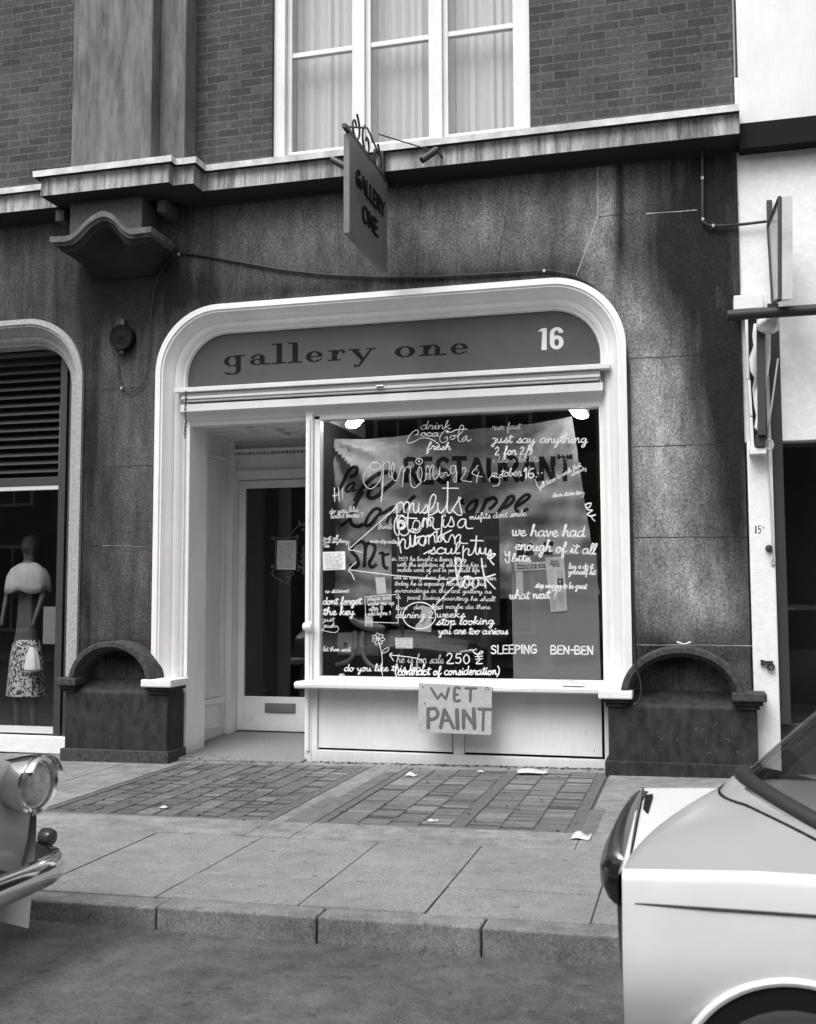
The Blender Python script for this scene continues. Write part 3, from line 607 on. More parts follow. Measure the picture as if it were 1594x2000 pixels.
# ------------------------------------------------------------------ hand lettering: one stroke per letter, drawn with a brush
HF = {
 'a': ([[(.72,.85),(.5,1),(.15,.8),(.05,.4),(.2,.05),(.5,.12),(.72,.5),(.76,.95),(.74,.3),(.84,.03),(1.02,.18)]], .98),
 'b': ([[(0,.2),(.25,1.2),(.36,1.85),(.22,2.0),(.1,1.5),(.08,.3),(.25,.02),(.5,.1),(.6,.5),(.48,.8),(.45,.62),(.8,.72)]], .76),
 'c': ([[(.62,.78),(.45,1),(.15,.8),(.05,.4),(.2,.05),(.5,.03),(.8,.25)]], .74),
 'd': ([[(.7,.8),(.45,1),(.12,.75),(.05,.35),(.2,.03),(.5,.12),(.7,.6),(.8,2.0),(.72,.4),(.82,.05),(1.0,.18)]], .96),
 'e': ([[(0,.35),(.4,.5),(.58,.8),(.4,1.02),(.15,.75),(.12,.3),(.35,.02),(.62,.1),(.8,.3)]], .74),
 'f': ([[(0,.2),(.3,.9),(.5,1.7),(.4,2.05),(.25,1.7),(.22,.3),(.16,-.7),(.28,-1.0),(.42,-.6),(.25,.0),(.5,.15),(.7,.35)]], .65),
 'g': ([[(.7,.85),(.45,1),(.12,.75),(.08,.35),(.3,.1),(.6,.4),(.74,.95),(.72,0),(.6,-.8),(.38,-1.0),(.26,-.7),(.6,-.15),(1.0,.2)]], .94),
 'h': ([[(0,.2),(.25,1.3),(.35,1.95),(.2,2),(.12,1.3),(.08,0),(.2,.6),(.45,1.0),(.62,.8),(.64,.2),(.76,.02),(.95,.2)]], .9),
 'i': ([[(0,.2),(.2,.95),(.2,.25),(.32,.02),(.5,.2)],[(.2,1.38),(.26,1.5)]], .48),
 'j': ([[(-.12,.95),(.3,.97),(.27,-.3),(.1,-.85),(-.1,-.55),(.5,.22)]], .48),
 'k': ([[(0,.2),(.25,1.4),(.3,1.95),(.16,1.95),(.1,1),(.08,0)],[(.62,.98),(.15,.45),(.4,.35),(.68,.02),(.85,.18)]], .8),
 'l': ([[(0,.2),(.3,1.1),(.42,1.85),(.28,2.05),(.14,1.6),(.14,.3),(.28,.02),(.5,.2)]], .48),
 'm': ([[(0,.7),(.12,.98),(.14,0),(.22,.6),(.4,1),(.52,.8),(.53,0),(.62,.6),(.8,1),(.93,.8),(.95,.2),(1.07,.02),(1.22,.2)]], 1.2),
 'n': ([[(0,.7),(.12,.98),(.14,0),(.24,.6),(.45,1),(.6,.8),(.62,.2),(.74,.02),(.9,.2)]], .88),
 'o': ([[(.5,.95),(.2,.9),(.05,.5),(.15,.08),(.42,.02),(.6,.4),(.56,.85),(.42,.98),(.52,.75),(.85,.8)]], .8),
 'p': ([[(0,.6),(.15,.98),(.12,-.95)],[(.14,.5),(.4,1),(.62,.85),(.58,.3),(.3,.05),(.6,.08),(.85,.2)]], .82),
 'r': ([[(0,.2),(.18,1.08),(.3,.9),(.56,.86),(.5,.2),(.62,.02),(.8,.2)]], .74),
 's': ([[(0,.1),(.3,.6),(.45,1.08),(.5,.7),(.62,.25),(.4,0),(.15,.1),(.45,.03),(.75,.2)]], .7),
 't': ([[(0,.2),(.25,.9),(.3,1.75),(.27,.3),(.4,.02),(.6,.2)],[(.0,1.25),(.66,1.3)]], .56),
 'u': ([[(0,.7),(.1,.95),(.1,.3),(.25,.03),(.5,.2),(.62,.95),(.62,.25),(.75,.02),(.92,.2)]], .9),
 'v': ([[(0,.9),(.12,.95),(.3,.05),(.38,.05),(.6,.9),(.52,.75),(.85,.8)]], .8),
 'w': ([[(0,.8),(.1,.95),(.12,.3),(.25,.03),(.45,.25),(.5,.95),(.52,.3),(.66,.03),(.86,.3),(.9,.95),(1.08,.8)]], 1.04),
 'x': ([[(0,.9),(.2,.95),(.5,.05),(.75,.15)],[(.65,.95),(.05,.0)]], .75),
 'y': ([[(0,.7),(.1,.95),(.12,.35),(.3,.1),(.52,.3),(.62,.95),(.6,-.3),(.45,-.95),(.25,-.9),(.35,-.45),(.9,.2)]], .88),
 '0': ([[(.3,1.7),(.05,1.1),(.1,.3),(.35,0),(.62,.4),(.62,1.2),(.35,1.7)]], .85), '1': ([[(.05,1.4),(.3,1.8),(.3,0)]], .55),
 '2': ([[(.05,1.35),(.3,1.75),(.6,1.4),(.4,.7),(.05,.05),(.75,.02)]], .95), '3': ([[(.05,1.6),(.5,1.6),(.25,.95),(.6,.55),(.35,0),(.05,.15)]], .8),
 '4': ([[(.5,1.7),(.05,.6),(.75,.6)],[(.5,1.1),(.45,0)]], .9), '5': ([[(.65,1.7),(.2,1.7),(.12,1.0),(.5,1.05),(.62,.5),(.4,.02),(.05,.15)]], .9),
 '9': ([[(.6,1.3),(.35,1.65),(.08,1.3),(.3,.95),(.6,1.35),(.55,.3),(.25,0)]], .85),
 '/': ([[(.6,2.2),(0,-.8)]], .5), '?': ([[(.05,1.5),(.3,1.9),(.6,1.5),(.35,.9),(.3,.5)],[(.28,.05),(.3,.12)]], .8),
 '(': ([[(.4,1.9),(.1,1.2),(.1,.3),(.4,-.4)]], .5), ')': ([[(.05,1.9),(.4,1.2),(.4,.3),(.1,-.4)]], .5), '.': ([[(.1,0),(.12,.08)]], .3), ' ': ([], .62),
 'A': ([[(0,0),(.42,1)],[(.42,1),(.8,0)],[(.15,.36),(.66,.36)]], .95), 'B': ([[(.05,0),(.05,1),(.5,.95),(.5,.6),(.08,.52),(.6,.45),(.6,.08),(.05,.0)]], .82),
 'E': ([[(.55,1),(.05,1),(.05,0),(.58,0)],[(.05,.52),(.48,.52)]], .72), 'G': ([[(.62,.85),(.35,1),(.05,.6),(.1,.15),(.4,0),(.65,.15),(.65,.42),(.38,.42)]], .85),
 'I': ([[(.1,1),(.1,0)]], .32), 'L': ([[(.08,1),(.08,0),(.55,0)]], .66), 'N': ([[(.05,0),(.05,1)],[(.05,1),(.6,0)],[(.6,0),(.62,1)]], .82),
 'O': ([[(.4,1),(.1,.85),(.04,.45),(.15,.08),(.4,0),(.68,.15),(.76,.5),(.66,.88),(.4,1)]], .9), 'P': ([[(.06,0),(.06,1)],[(.06,1),(.45,.98),(.6,.76),(.42,.52),(.06,.48)]], .74),
 'R': ([[(.06,0),(.06,1)],[(.06,1),(.45,.98),(.6,.76),(.42,.52),(.06,.5)],[(.32,.5),(.64,0)]], .8), 'S': ([[(.6,.85),(.35,1),(.1,.82),(.18,.6),(.52,.42),(.6,.18),(.35,0),(.06,.14)]], .76),
 'T': ([[(0,1),(.7,1)],[(.35,1),(.35,0)]], .78), 'U': ([[(.06,1),(.06,.3),(.3,0),(.58,.25),(.6,1)]], .8), 'W': ([[(0,1),(.25,0)],[(.25,0),(.48,.7)],[(.48,.7),(.72,0)],[(.72,0),(.98,1)]], 1.1),
 'Y': ([[(0,1),(.35,.5)],[(.7,1),(.35,.5),(.35,0)]], .8), 'M': ([[(.04,0),(.08,1)],[(.08,1),(.45,.2)],[(.45,.2),(.82,1)],[(.82,1),(.88,0)]], 1.05),
 'D': ([[(.06,0),(.06,1),(.4,.97),(.66,.6),(.5,.1),(.06,0)]], .82), '-': ([[(.05,.5),(.4,.5)]], .5), '^': ([[(0,.5),(.2,1)],[(.2,1),(.4,.5)]], .5),
}
HARD = set('AEILNTWYM')
def text_strokes(t, a, b, xh, slant=.0, jit=.03):
    tot = sum(HF[c][1] for c in t); ax, ay = a; bx, by = b; L = math.hypot(bx-ax, by-ay); ux, uy = (bx-ax)/L, (by-ay)/L; sx = L/tot; x = 0; out = []
    for c in t:
        st, adv = HF[c]; dj = random.uniform(-jit, jit)*xh; sj = random.uniform(1-jit*2, 1+jit*2)
        for s_ in st:
            q = []
            for (u, v) in s_:
                U = (x+u)*sx+slant*v*xh; V = v*xh*sj+dj; q.append((ax+ux*U+uy*V, ay+uy*U-ux*V))
            out.append((q, c in HARD))
        x += adv
    return out
def brush(mb, pts, wd, fmap, hard=False, t=.0022, lift=0., nrm=None):
    """a raised brush stroke: pts in photo px, wd px; fmap(px,py,off)->point"""
    p = [Vector((q[0], q[1], 0)) for q in pts]
    if not hard: p = smoothpath(p, 5)
    if len(p) < 2: return
    # round ends
    d0 = (p[0]-p[1]).normalized() if (p[0]-p[1]).length > 0 else Vector((1,0,0)); d1 = (p[-1]-p[-2]).normalized() if (p[-1]-p[-2]).length > 0 else Vector((1,0,0))
    P = [(p[0]+d0*wd*.5, .12), (p[0]+d0*wd*.35, .7)]+[(q, 1.) for q in p]+[(p[-1]+d1*wd*.35, .7), (p[-1]+d1*wd*.5, .12)]
    vs, fs = [], []; L = len(P)
    for i, (q, k) in enumerate(P):
        tg = P[min(i+1, L-1)][0]-P[max(i-1, 0)][0]
        if tg.length < 1e-9: tg = Vector((1,0,0))
        tg.normalize(); n_ = Vector((-tg.y, tg.x, 0))*(wd*.5*k*random.uniform(.88, 1.1))
        for off, e in ((n_, lift), (Vector(), lift+t*k), (-n_, lift)): vs.append(fmap(q.x+off.x, q.y+off.y, e))
    for i in range(L-1):
        for k in range(2): fs.append((i*3+k, i*3+k+1, (i+1)*3+k+1, (i+1)*3+k))
    mb.add(vs, fs)
def glassmap(y=.2445):
    def f(px, py, e):
        v = Y(px, py, y); return (v.x, y-e, v.z)
    return f
GM = glassmap()
REG = {1: (620, 800, 180/1594), 2: (780, 800, 180/1594), 3: (940, 800, 240/1594), 4: (620, 960, 180/1594), 5: (760, 930, 220/1594), 6: (960, 960, 220/1594), 7: (620, 1130, 180/1594), 8: (760, 1070, 240/1594), 9: (960, 1220, 340/1594), 0: (0, 0, 1)}
NW = [0]
def tr(r, q): x, y, s_ = REG[r]; return (x+q[0]*s_, y+q[1]*s_)
def writing(label, r, texts=(), strokes=(), material=INK):
    mb = MB(); s_ = REG[r][2]; NW[0] += 1; t = .0018+.0003*(NW[0] % 5)
    for tx in texts:
        t_, a, b, xh, wd = tx[:5]; sl = tx[5] if len(tx) > 5 else .12
        for q, hard in text_strokes(t_, tr(r, a), tr(r, b), xh*s_*.9, sl): brush(mb, q, max(wd*s_*.74, 1.0 if xh*s_ < 5.3 else 1.15), GM, hard, t)
    for st in strokes:
        wd, pts = st[0], st[1]; brush(mb, [tr(r, q) for q in pts], max(wd*s_*.74, 1.2), GM, len(st) > 2, t)
    return mb.build('painted_writing', material, frame, label=label)
def ell(cx, cy, rx, ry, n=14, a0=0): return [(cx+rx*math.cos(a0+2*math.pi*i/n), cy+ry*math.sin(a0+2*math.pi*i/n)) for i in range(n+1)]
W_ = writing
W_('thin white writing reading run fast', 3, [('run fast', (140,268), (512,252), 50, 9)], material=INKF)
W_('white writing reading just say anything', 3, [('just say anything', (150,432), (1375,432), 66, 19)])
W_('white writing reading 2 for 2/9', 3, [('2 for 2/9', (175,590), (670,580), 62, 20)])
W_('faint writing under the price', 3, [('i like a lot lits', (155,692), (745,672), 42, 10)], material=INKF)
W_('white writing reading october', 3, [('tober', (255,868), (525,862), 62, 13)], [(12, [(215,835),(160,822),(135,848),(175,872),(215,880)]), (12, [(200,850),(140,862),(105,900),(112,935)]), (12, [(200,872),(235,900),(240,940),(215,985),(150,992)]), (12, [(290,820),(240,850),(240,880),(275,872)])])
W_('bold white number 16 with dripping dots', 3, (), [(26, [(558,800),(584,755),(582,890)]), (20, [(680,762),(640,775),(612,825),(615,872),(645,888),(680,862),(668,826),(620,838)]), (24, [(730,825),(738,828)]), (20, [(782,822),(790,824)]), (20, [(712,872),(716,876)]), (12, [(700,905),(735,1000),(760,1012)])])
W_('slanting white writing on having to wash that already', 3, [('yell have to wash that', (750,1034), (1300,735), 36, 11), ('already', (1172,866), (1366,772), 30, 10)])
W_('white writing reading down stairs too', 3, [('down stairs too', (928,1138), (1305,1098), 36, 13)], [(13, [(1295,1085),(1335,1080),(1320,1130),(1300,1140)])])
W_('white writing about a fresh cola drink', 2, [('drink', (365,345), (880,335), 82, 15, .25), ('oca', (362,462), (680,468), 72, 18, .2), ('fresh', (470,697), (885,697), 72, 23, .25)],
   [(17, [(275,435),(312,430),(330,385),(300,355),(220,400),(150,500),(140,560),(190,580),(280,545),(360,500),(480,495),(600,540),(690,605)]), (17, [(870,400),(830,360),(780,372),(720,440),(700,520),(740,570),(800,560),(838,510),(822,472),(785,498)]), (22, [(830,385),(900,390),(980,350),(1175,340)]), (50, [(828,382),(840,386)]),
    (18, [(960,460),(910,450),(880,490),(910,520),(960,490),(960,450),(1010,460)]), (18, [(1005,470),(1090,380),(1115,310),(1090,270),(1050,300),(1030,400),(1018,520),(1058,560)]), (18, [(1165,455),(1120,480),(1080,540),(1120,545),(1170,460),(1170,530),(1200,547),(1242,515)])])
W_('large thin white writing reading opening 24', 1, (), [(13, [(1020,940),(985,918),(930,930),(905,970),(925,1020),(990,1045),(1080,1010),(1150,940),(1205,893),(1242,920),(1250,1000),(1235,1100),(1250,1160),(1290,1150),(1330,1000),(1320,920),(1288,960),(1280,1080),(1310,1200),(1350,1230),(1400,1170),(1440,1020),(1480,978),(1500,1010),(1485,1180),(1465,1345)]),
    (13, [(930,940),(850,1040),(800,1150),(800,1250),(850,1340),(920,1372),(1010,1320),(1080,1220),(1115,1100),(1100,1000),(1060,930),(1000,900),(940,920)]), (13, [(1148,885),(1140,1100),(1120,1350),(1100,1590)]), (13, [(1140,1150),(1130,1400),(1105,1590)]), (13, [(1500,1080),(1540,1000),(1594,985),(1610,1040),(1605,1180),(1625,1310),(1680,1355),(1740,1310),(1800,1245),(1740,1180),(1730,1080),(1757,1000),(1787,1000),(1808,1080),(1798,1180),(1768,1240)]),
    (15, ell(1760, 895, 58, 52)), (30, [(1758,890),(1762,900)]), (13, [(1845,1240),(1880,1180),(1880,1020),(1907,970),(1930,1010),(1948,1210)]), (13, [(1943,1080),(1978,970),(2007,980),(1998,1100),(2017,1190),(2058,1195),(2107,1100),(2123,980),(2110,1100),(2138,1170),(2178,1150),(2197,1090),(2218,1090),(2235,1085),(2250,1150),(2287,1125)]),
    (13, [(2387,968),(2317,980),(2297,1060),(2317,1112),(2377,1080),(2392,965),(2407,1100),(2402,1240),(2372,1252),(2362,1190),(2397,1130),(2422,1080)]), (14, [(2517,1050),(2512,1010),(2547,1005),(2567,1050),(2537,1130),(2492,1215),(2672,1250)]), (14, [(2777,965),(2747,1000),(2677,1090),(2717,1130),(2857,1165)]), (14, [(2797,1080),(2767,1150),(2752,1270)])])
W_('white capitals reading Hi', 1, (), [(22, [(295,1350),(300,1590)], 1), (20, [(365,1340),(378,1580)], 1), (20, [(265,1495),(370,1472)], 1), (18, [(437,1355),(432,1545)], 1)])
W_('white writing asking about boiled beans', 4, [('do you like', (205,385), (710,348), 54, 13), ('boiled beans', (232,468), (722,442), 54, 13), ('?', (745,450), (800,446), 54, 13)])
W_('long white arrow from misfits to a paper', 4, (), [(22, [(1370,265),(1290,345),(540,1000)], 1), (20, [(555,855),(540,1000),(640,1020),(770,1055)])])
W_('small white writing reading (hard)', 4, [('(hard)', (1050,645), (1290,640), 50, 13)])
W_('small white writing beside the left edge', 4, [('just all', (100,832), (360,832), 40, 13), ('just anything', (110,893), (525,888), 40, 13), ('die', (110,967), (205,967), 40, 13)])
W_('small white writing reading never stop writing', 4, [('never stop writing', (905,885), (1412,905), 42, 13)])
W_('white arrow striking out a line', 4, (), [(22, [(540,1355),(900,1400),(1300,1450),(1600,1475),(1950,1512),(2250,1520)]), (22, [(672,1220),(540,1355),(590,1420),(640,1525)])])
W_('big white writing reading misfits', 5, (), [(26, [(0,540),(60,480),(120,400),(160,372),(198,400),(212,510)]), (24, [(112,420),(112,600),(120,740)]), (26, [(200,440),(240,370),(284,385),(284,495),(312,400),(345,388),(346,470),(375,522),(410,480),(425,385),(417,480),(445,522),(490,470),(532,400),(548,470),(522,522),(478,512)]),
    (26, [(500,530),(600,460),(650,370),(660,290),(630,258),(590,310),(570,420),(556,600),(560,690),(592,700),(588,640),(560,560),(620,540),(685,480),(690,370),(692,460),(732,522),(790,460),(825,380)]), (28, [(832,82),(828,300),(822,480),(862,522),(900,470),(990,330)]), (24, [(755,172),(980,172)], 1), (22, [(1015,310),(985,298),(985,335),(1018,318),(995,345),(1010,440),(1030,545),(960,540),(890,465)])])
W_('big white writing overpainted into pten is a', 5, [], [(24, [(130,560),(95,600),(75,680),(80,780),(120,840),(142,800),(130,640),(170,570),(222,590),(242,680),(212,740)]), (24, [(140,560),(200,560),(240,620)]), (34, ell(175,690,42,62)), (30, [(150,640),(210,700),(160,740)]), (24, [(140,800),(200,842),(262,820),(290,762)]),
    (26, [(270,520),(265,740),(320,788),(378,745)]), (24, [(235,590),(392,600)], 1), (24, [(330,740),(345,660),(380,625),(430,650),(432,720),(385,770),(335,740),(300,780),(400,800),(450,740),(470,660),(490,600),(500,590)]), (24, [(482,720),(490,640),(530,600),(540,725)]), (24, [(536,680),(580,590),(628,600),(618,700),(650,752),(712,745)]),
    (26, [(752,570),(735,900)], 1), (24, [(775,615),(765,690),(802,722),(860,640),(882,575),(920,690),(870,718),(832,692)]), (16, ell(780,556,20,16,10)), (24, [(1085,612),(1020,612),(970,680),(1000,730),(1060,700),(1086,622),(1090,720),(1130,742),(1185,736)])])
W_('big white writing overpainted into human', 5, [], [(26, [(130,870),(150,980),(170,1085)]), (26, [(150,960),(190,890),(230,920),(225,1010),(260,1022),(290,980),(297,830),(310,985),(350,970),(370,830),(378,970),(420,900),(460,850),(510,860),(522,940),(470,980),(422,940),(430,880)]), (26, [(300,990),(360,980),(380,880),(470,850),(560,850),(650,790)]),
    (24, [(490,990),(520,870),(560,840),(562,960)]), (24, [(560,880),(610,830),(642,850),(650,930),(682,920),(672,790)]), (14, ell(676,786,14,12,10)), (24, [(770,830),(720,840),(692,900),(720,930),(768,880),(775,830)]), (28, [(735,842),(880,766)], 1), (28, [(735,842),(805,925)], 1), (24, [(790,930),(835,930),(870,850),(900,830),(930,890),(932,960)]), (24, [(930,890),(980,828),(1012,850),(1002,920),(1035,950),(1110,952)])])
W_('big white writing reading sculpture', 5, [('scul', (560,1098), (995,1100), 92, 25, .1)], [(26, [(495,1100),(540,1075),(590,1050)]), (26, [(1050,990),(1045,1175)], 1), (24, [(1045,1090),(1090,1030),(1130,1040),(1120,1110),(1160,1112),(1200,1060),(1230,960)]), (28, [(1238,850),(1228,1000),(1228,1080),(1262,1105),(1290,1010),(1296,1090),(1345,1085),(1368,1015),(1366,1095),(1395,1110),(1432,1040),(1442,1090),(1395,1150),(1430,1170),(1482,1130),(1502,1100),(1450,1110),(1432,1190),(1482,1252)]), (26, [(1155,910),(1330,915)], 1)])
for t_, a, b in (('in 1959 he bought a living being', (35,167), (1000,178)), ('with the intention of exhibiting him as', (105,242), (1260,250)), ('mobile work of art in perpetual life', (108,310), (1172,315)), ('art is everywhere for creators to consider', (60,405), (1385,418)), ('today he is exposing himself with his', (75,487), (1230,492)),
                 ('suroundings in this art gallery as', (72,577), (1325,592)), ('part living painting he shall', (235,668), (1375,692)), ('a', (85,655), (150,660)), ('live', (85,805), (235,800)), ('die', (320,800), (420,790)), ('and maybe die there', (560,785), (1312,795))):
    W_('line of small white writing reading ' + t_, 8, [(t_, a, b, 33, 10)])
W_('white writing reading during 2 weeks', 8, [('during 2', (85,912), (590,908), 52, 16), ('weeks', (615,905), (985,902), 52, 16)])
W_('white writing reading stop looking you are too curious', 8, [('stop looking', (612,1002), (1362,992), 58, 21), ('you are too curious', (640,1118), (1540,1122), 54, 21)])
W_('thin white writing reading he is for sale', 8, [('he is for sale', (95,1490), (705,1500), 62, 8)], material=INKF)
W_('large white price of 250 pounds', 8, [('250', (745,1502), (1065,1500), 80, 21, 0)], [(20, [(1085,1335),(1110,1365),(1160,1382),(1218,1360),(1190,1345),(1150,1400),(1180,1450),(1130,1500),(1212,1502)]), (16, [(1120,1412),(1215,1405)], 1), (16, [(1122,1447),(1210,1440)], 1)])
W_('white writing reading (contract of consideration)', 8, [('(contract of consideration)', (75,1652), (1430,1645), 62, 21)])
W_('white writing reading do you like this leaf', 7, [('do you like this leaf', (462,1602), (1860,1600), 66, 22)])
W_('big white writing reading look with arrows to a ringed paper', 8, (), [(28, [(760,460),(880,380),(930,240),(932,160),(890,133),(862,180),(870,300),(890,430),(922,512),(985,440)]), (26, [(1000,390),(960,460),(990,522),(1042,470),(1030,400),(990,380),(1080,400)]), (26, [(1110,400),(1078,470),(1110,522),(1162,470),(1150,400),(1110,390),(1222,388)]), (30, [(1200,140),(1215,270),(1240,400),(1252,520)]), (26, [(1375,345),(1240,388)], 1), (26, [(1240,388),(1375,530)], 1), (40, [(980,378),(1030,372)]), (38, [(760,462),(790,445)]),
    (20, [(830,510),(560,790)], 1), (20, ell(393, 880, 212, 172, 20)), (20, [(560,790),(600,800),(670,790)]), (20, [(560,790),(575,730)])])
W_('small white writing reading no statement', 7, [('no statement', (135,252), (545,242), 40, 14)])
W_('bold white writing reading dont forget the key', 7, [('dont forget', (92,450), (755,442), 70, 28), ('the key', (95,632), (640,625), 72, 28)])
W_('white writing reading just push with an arrow', 7, [('just', (95,745), (290,740), 44, 14), ('push', (105,845), (312,848), 46, 14)], [(13, [(320,812),(365,860),(340,920),(250,932),(65,892)]), (13, [(112,868),(65,892),(85,938)])])
W_('white ruled box with a notice not to wake the sleeper', 7, [('please dont', (865,382), (1272,362), 44, 14), ('wake me up', (870,467), (1325,450), 44, 14), ('after 10', (890,557), (1142,542), 44, 14), ('and before 9', (880,642), (1272,628), 44, 14)], [(14, [(822,310),(842,752)], 1), (14, [(842,752),(1395,770)], 1), (14, [(1395,770),(1405,272)], 1), (14, [(1405,272),(835,318)], 1)])
W_('small white writing reading let them work', 7, [('let them work', (98,1255), (578,1265), 44, 15)])
fl = [(14, ell(1060+72*math.cos(a)*.98, 1045+62*math.sin(a)*1.1, 1, 1, 3)) for a in ()]
for k in range(7):
    a = -2.6+k*2*math.pi/7; c, s_ = math.cos(a), math.sin(a); pet = []
    for (u, v) in ((15,0),(50,24),(88,24),(108,0),(88,-24),(50,-24),(15,0)): pet.append((1052+(u*c-v*s_)*1.05, 1045+(u*s_+v*c)*.95))
    fl.append((15, pet))
W_('white flower drawn on the glass with one leaf', 7, (), fl+[(18, [(1068,1110),(1110,1290),(1122,1450),(1108,1560),(1130,1685)]), (15, [(1110,1302),(1150,1230),(1232,1195),(1222,1250),(1110,1302)])])
W_('white arrow pointing at the leaf', 8, (), [(15, [(10,1390),(280,1420),(400,1450),(452,1500),(442,1550)]), (15, [(38,1363),(10,1390),(58,1462)])])
W_('white writing reading we have had enough of it all', 6, [('we have had', (285,632), (1320,642), 92, 24), ('enough of it all', (330,822), (1475,895), 86, 24)])
W_('white writing reading y bite', 6, [('bite', (290,990), (548,996), 62, 26)], [(26, [(195,850),(200,900),(240,900),(257,850),(250,990),(215,1005),(195,960)])])
W_('white writing reading buy a do it yourself kit', 6, [('buy a do it', (1095,1092), (1440,1092), 46, 17), ('yourself kit', (1088,1168), (1475,1178), 44, 17)])
W_('white writing reading stop weeping to be great', 6, [('stop weeping to be great', (618,1362), (1345,1378), 46, 17)])
W_('white writing reading what next?', 6, [('what next ?', (252,1525), (935,1512), 72, 23)])
W_('white writing reading misfits dont smile', 0, [('misfits dont smile', (917,1015), (1027,1008), 6.8, 1.9)])
W_('white scribble near the right edge', 6, (), [(24, [(1325,185),(1410,165),(1380,230),(1330,210),(1350,180)]), (24, [(1340,230),(1370,262),(1430,265),(1385,300),(1355,325),(1415,350),(1472,330)]), (22, [(1470,330),(1410,352),(1462,418)])])
W_('white capitals reading SLEEPING BEN-BEN', 9, [('SLEEPING', (-5,268), (425,262), 82, 18, 0), ('BEN-BEN', (542,268), (942,272), 82, 18, .0)])
# faint scroll drawing and words on the door pane
DMp = glassmap(DY+.0195)
mb = MB()
D_ = lambda q: (340+q[0]*.20075, 780+q[1]*.20075)
for pts in ([(990,1345),(985,1500),(990,1620)], [(1200,1340),(1195,1500),(1200,1640)], [(990,1345),(960,1340),(950,1360),(970,1365),(985,1345),(1060,1355),(1180,1335),(1210,1325),(1205,1350),(1180,1345)], [(985,1610),(950,1620),(955,1640),(980,1630)], [(1200,1640),(1225,1620),(1215,1670),(1195,1660)], [(985,1660),(950,1680),(980,1730),(1060,1770),(1120,1800)], [(1080,1700),(1150,1680),(1155,1710),(1090,1730),(1140,1740),(1100,1770),(1130,1775)], [(1085,1360),(1215,1225)]):
    brush(mb, [D_(q) for q in pts], 1.2, DMp)
for t_, a, b in (('hand', (1220,1235), (1330,1215)), ('sign', (1240,1280), (1330,1268)), ('exhibition', (1270,1705), (1275,1420))):
    for q, h_ in text_strokes(t_, D_(a), D_(b), 5): brush(mb, q, 1.1, DMp, h_)
mb.build('painted_writing', mat('faint_chalk', .16, .8), door, label='faint scrolled frame drawn round the notice')

# ------------------------------------------------------------------ upper floor
UZ = 5.69
ux0, ux1 = -1.70, .86
mb = MB(); mb.box(-11, ux0, .06, .34, UZ-.1, 9.2); mb.box(ux1, 2.67, .06, .34, UZ-.1, 9.2); mb.box(ux0, ux1, .06, .34, 8.2, 9.2); mb.build('upper_wall', BRICK, BLD)
mb = MB(); mb.box(-3.62, -2.80, -.34, .06, UZ-.03, 9.2); mb.box(-3.78, -3.62, -.18, .06, UZ-.03, 9.2); mb.box(-2.80, -2.52, -.18, .06, UZ-.03, 9.2)
mb.build('pilaster', mat('pilaster_stone', .11, .85, .5, 7, .25, 70, stretch=(1.5, 1.5, .3), lo=.05, hi=.19, detail=8), BLD, bevel=.01)
mb = MB(); mb.box(ux0+.002, ux0+.12, .10, .30, UZ-.02, 8.2); mb.box(ux1-.12, ux1-.002, .10, .30, UZ-.02, 8.2); mb.box(ux0+.12, ux1-.12, .10, .30, UZ-.02, UZ+.12); mb.box(ux0+.12, ux1-.12, .10, .30, 8.05, 8.2)
for k in (1, 2): xx = ux0+.12+(ux1-ux0-.24)*k/3; mb.box(xx-.045, xx+.045, .12, .28, UZ+.12, 8.05)
upw = mb.build('upper_window', WHITE2, BLD, bevel=.006)
mb = MB()
for k in range(3):
    a = ux0+.12+(ux1-ux0-.24)*k/3+(.045 if k else 0); b = ux0+.12+(ux1-ux0-.24)*(k+1)/3-(.045 if k < 2 else 0)
    mb.box(a, a+.05, .16, .22, UZ+.121, 8.05); mb.box(b-.05, b, .16, .22, UZ+.121, 8.05); mb.box(a+.05, b-.05, .16, .22, UZ+.121, UZ+.19); mb.box(a+.05, b-.05, .17, .23, 6.85, 6.9)
mb.build('sash', WHITE2, upw, bevel=.004)
MB().box(ux0+.13, ux1-.13, .19, .196, UZ+.13, 8.05).build('window_pane', GLASS, upw)
mb = MB(); n = 90; rows = []
for z in (UZ+.14, 8.04): rows.append([(ux0+.1+(ux1-ux0-.2)*i/n, .36+.02*math.sin(i*1.9)+.012*math.sin(i*.7), z) for i in range(n+1)])
mb.grid(rows); mb.build('net_curtain', mat('net_curtain', .6, .9), upw, smooth=True)
MB().box(ux0-.3, ux1+.3, .6, .62, UZ-.3, 8.5).build('room_back', ROOMW, BLD)

# ------------------------------------------------------------------ interior of the gallery
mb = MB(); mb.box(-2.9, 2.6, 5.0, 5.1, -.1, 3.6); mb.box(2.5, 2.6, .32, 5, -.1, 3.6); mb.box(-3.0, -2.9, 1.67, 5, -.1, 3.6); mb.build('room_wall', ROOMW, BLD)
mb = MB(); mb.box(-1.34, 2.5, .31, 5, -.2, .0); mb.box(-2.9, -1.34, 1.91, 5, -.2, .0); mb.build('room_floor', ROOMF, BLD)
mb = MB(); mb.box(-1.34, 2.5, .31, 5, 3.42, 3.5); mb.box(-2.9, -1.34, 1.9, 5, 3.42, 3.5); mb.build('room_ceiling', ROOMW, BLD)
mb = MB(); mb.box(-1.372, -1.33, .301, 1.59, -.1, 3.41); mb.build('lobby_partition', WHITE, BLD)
MB().box(-1.3285, -1.318, .302, 1.6, -.0, 3.40).build('added_partition_dark_sheet', mat('added_sheet_dark', .045, .9), BLD)  # dark sheet added over the lamp-lit inner face to keep it dark
mb = MB(); mb.box(-1.33, 2.5, .28, .75, .50, .70); mb.build('display_shelf', mat('display_floor', .06, .7), BLD)
